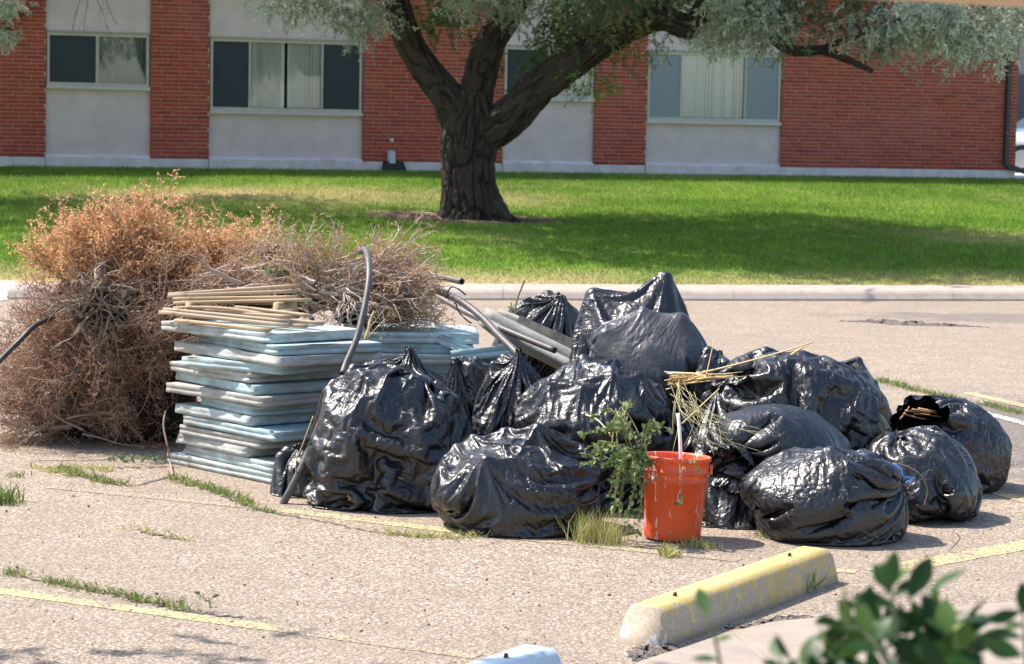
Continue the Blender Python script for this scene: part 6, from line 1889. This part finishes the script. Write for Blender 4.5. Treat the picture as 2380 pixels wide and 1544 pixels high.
# ---------------------------------------------------------------- bush close to the camera, lower right
fb = empty("foreground_bush", (0.92, 2.55, 0.0)); tag(fb, "out-of-focus dark green broad-leaved bush close to the camera, lower right", "bush")
FO = np.array([0.92, 2.55, 0.0])
t = NT("waxy_leaf")
oi = t.rand(); nz = t.noise(30, 3)
c = t.ramp(oi, [(0.0, (0.012, 0.040, 0.008)), (0.5, (0.022, 0.065, 0.012)), (0.8, (0.04, 0.10, 0.022)), (0.92, (0.10, 0.17, 0.04)), (1.0, (0.30, 0.33, 0.06))])
t.color(c).set(Roughness=0.42)
t.b.inputs['Specular IOR Level'].default_value = 0.25
tr = t.n("BsdfTranslucent"); t.l(c, tr.inputs[0]); mx = t.n("MixShader"); mx.inputs[0].default_value = 0.25
t.l(t.b.outputs[0], mx.inputs[1]); t.l(tr.outputs[0], mx.inputs[2]); t.l(mx.outputs[0], t.out.inputs[0])
M_WAX = t.m
leaf_me = []
for k in range(4):
    xs = np.linspace(0, 1, 7); wd = [0.02, 0.22, 0.40, 0.50, 0.47, 0.30, 0.02]
    V = []
    for x, w in zip(xs, wd):
        w = w * (0.78 + 0.07 * k); dz = -0.10 * (k - 0.5) * x * x
        V += [(x, -w / 2, dz + 0.07 * w), (x, 0, dz), (x, w / 2, dz + 0.07 * w)]
    F = []
    for i in range(6):
        for j in range(2):
            a = i * 3 + j; F.append((a, a + 1, a + 4, a + 3))
    me = mesh("leaf", V, F, True); me.materials.append(M_WAX); leaf_me.append(me)
rngL = np.random.default_rng(404)
YB = 2.55
stem_px = [[(2140, 1760), (2110, 1600), (2095, 1470), (2080, 1370), (2070, 1310)], [(2150, 1760), (2180, 1600), (2170, 1480), (2150, 1400)], [(2130, 1740), (2010, 1620), (1960, 1530), (1900, 1480)],
           [(2180, 1760), (2230, 1620), (2260, 1500), (2270, 1420)], [(1720, 1800), (1690, 1620), (1672, 1480), (1650, 1380)], [(1880, 1790), (1850, 1640), (1830, 1540), (1815, 1480)], [(2060, 1780), (1980, 1650), (1930, 1560), (1890, 1520)],
           [(2420, 1760), (2400, 1600), (2385, 1480), (2378, 1380)], [(2300, 1790), (2290, 1640), (2240, 1560), (2200, 1520)], [(2100, 1540), (2040, 1450), (2000, 1410), (1960, 1395)]]
sm = []
for s_ in stem_px:
    Yd = YB + rngL.uniform(-0.12, 0.12)
    s_ = [(x_, y_ + 55) for x_, y_ in s_]
    pts = [np.array(at(*q, Yd + 0.03 * i)) - FO for i, q in enumerate(s_)]
    if s_[0][1] > 1700:
        g0 = pts[0].copy(); g0[2] = 0.0; g0[:2] *= 0.45
        pts = [g0, (g0 + pts[0]) / 2 + np.array([0, 0, 0.05])] + pts
    P = smooth_curve(pts, 26); sm.append(P)
V, F = tube_arrays(np.stack(sm), np.tile(np.linspace(0.0045, 0.0016, 26), (len(sm), 1)), 6)
me = mesh("stems", V, F, True); set_col(me, np.tile([0.05, 0.06, 0.03], (len(V), 1))); tag(obj("stems", me, M_TWIG, fb), kind="stuff")
nleaf = 0
def put_leaf(p, d, size):
    global nleaf
    X = unit(np.array(d)); Z = unit(rngL.normal(0, 0.6, 3) + np.array([0, -0.35, 0.7])); Y_ = unit(np.cross(Z, X)); Z = np.cross(X, Y_)
    o = obj("leaf", leaf_me[nleaf % 4], None, fb)
    o.matrix_local = Matrix(((X[0] * size, Y_[0] * size, Z[0] * size, p[0]), (X[1] * size, Y_[1] * size, Z[1] * size, p[1]), (X[2] * size, Y_[2] * size, Z[2] * size, p[2]), (0, 0, 0, 1)))
    nleaf += 1
for si, P in enumerate(sm):
    k = 0
    full = stem_px[si][0][1] > 1700
    for i in range(9 if full else 2, 26, 1):
        sparse = si in (4, 5, 7)
        if sparse and i % 2: continue
        T = unit(P[min(i + 1, 25)] - P[i - 1])
        d = unit(T * 0.5 + unit(np.cross(T, [0, 1, 0])) * (1 if k % 2 else -1) * 0.8 + rngL.normal(0, 0.35, 3))
        put_leaf(P[i], d, rngL.uniform(0.030, 0.052) * (0.6 if sparse else 1))
        k += 1
    put_leaf(P[25], unit(P[25] - P[23]) + rngL.normal(0, 0.1, 3), 0.04)
for (x, y, ang, size) in ((2060, 1330, 80, 0.05), (2110, 1340, 60, 0.055), (2150, 1330, 40, 0.055), (2170, 1370, -40, 0.055), (2040, 1390, 150, 0.05), (2000, 1400, 190, 0.045), (2230, 1420, 60, 0.05), (2260, 1470, 45, 0.055), (2010, 1450, 200, 0.055), (2080, 1440, 100, 0.055), (2120, 1480, 20, 0.06), (2190, 1480, 200, 0.05),
                          (1930, 1490, 110, 0.045), (1860, 1500, 70, 0.04), (1840, 1480, 130, 0.035), (2300, 1530, 30, 0.05), (2375, 1365, 200, 0.04), (2378, 1470, 160, 0.05), (2140, 1420, -60, 0.05), (2060, 1490, 220, 0.05)):
    p = at(x, y + 55, YB + rngL.uniform(-0.1, 0.1)) - FO; a_ = math.radians(ang)
    put_leaf(p, np.array([math.cos(a_), rngL.uniform(-0.3, 0.3), math.sin(a_)]), size * 0.95)

for _ in range(75):
    x, y = rngL.uniform(1960, 2300), rngL.uniform(1450, 1640)
    if y < 1470 and abs(x - 2120) > 90: continue
    p = at(x, y, YB + rngL.uniform(-0.05, 0.22)) - FO; a_ = rngL.uniform(-0.3, 3.4)
    put_leaf(p, np.array([math.cos(a_), rngL.uniform(-0.4, 0.4), math.sin(a_)]), rngL.uniform(0.035, 0.05))
# ---------------------------------------------------------------- porch beam over the camera's right shoulder
A, B = at(2220, -2, 3.2), at(2380, 6.5, 3.2)
dv = unit(B - A)
L0, L1 = A - dv * 2.1, B + dv * 0.9
t = NT("painted_beam"); nz = t.noise(1.0, 4, 0.6, stretch=(4, 40, 40)); t.color(t.ramp(nz, [(0.3, (0.50, 0.38, 0.25)), (0.7, (0.60, 0.47, 0.33))])).set(Roughness=0.6)
pf = empty("porch_frame", (1.2, 3.2, 0)); tag(pf, "tan wooden porch beam near the camera at the top right", "porch")
o = strip("beam", L0 + np.array([0, 0.06, 0.09]), L1 + np.array([0, 0.06, 0.09]), 0.12, 0.18, t.m); mw = o.matrix_world.copy(); o.parent = pf; o.matrix_world = mw; o.matrix_parent_inverse = Matrix.Translation((-1.2, -3.2, 0))
for P_ in (L0 + dv * 0.06, L1 - dv * 0.06):
    b = MB(); b.box((P_[0] - 0.06 - 1.2, P_[1] - 3.2, 0), (P_[0] + 0.06 - 1.2, P_[1] + 0.12 - 3.2, P_[2] - 0.012)); obj("post", b.mesh("post"), t.m, pf)
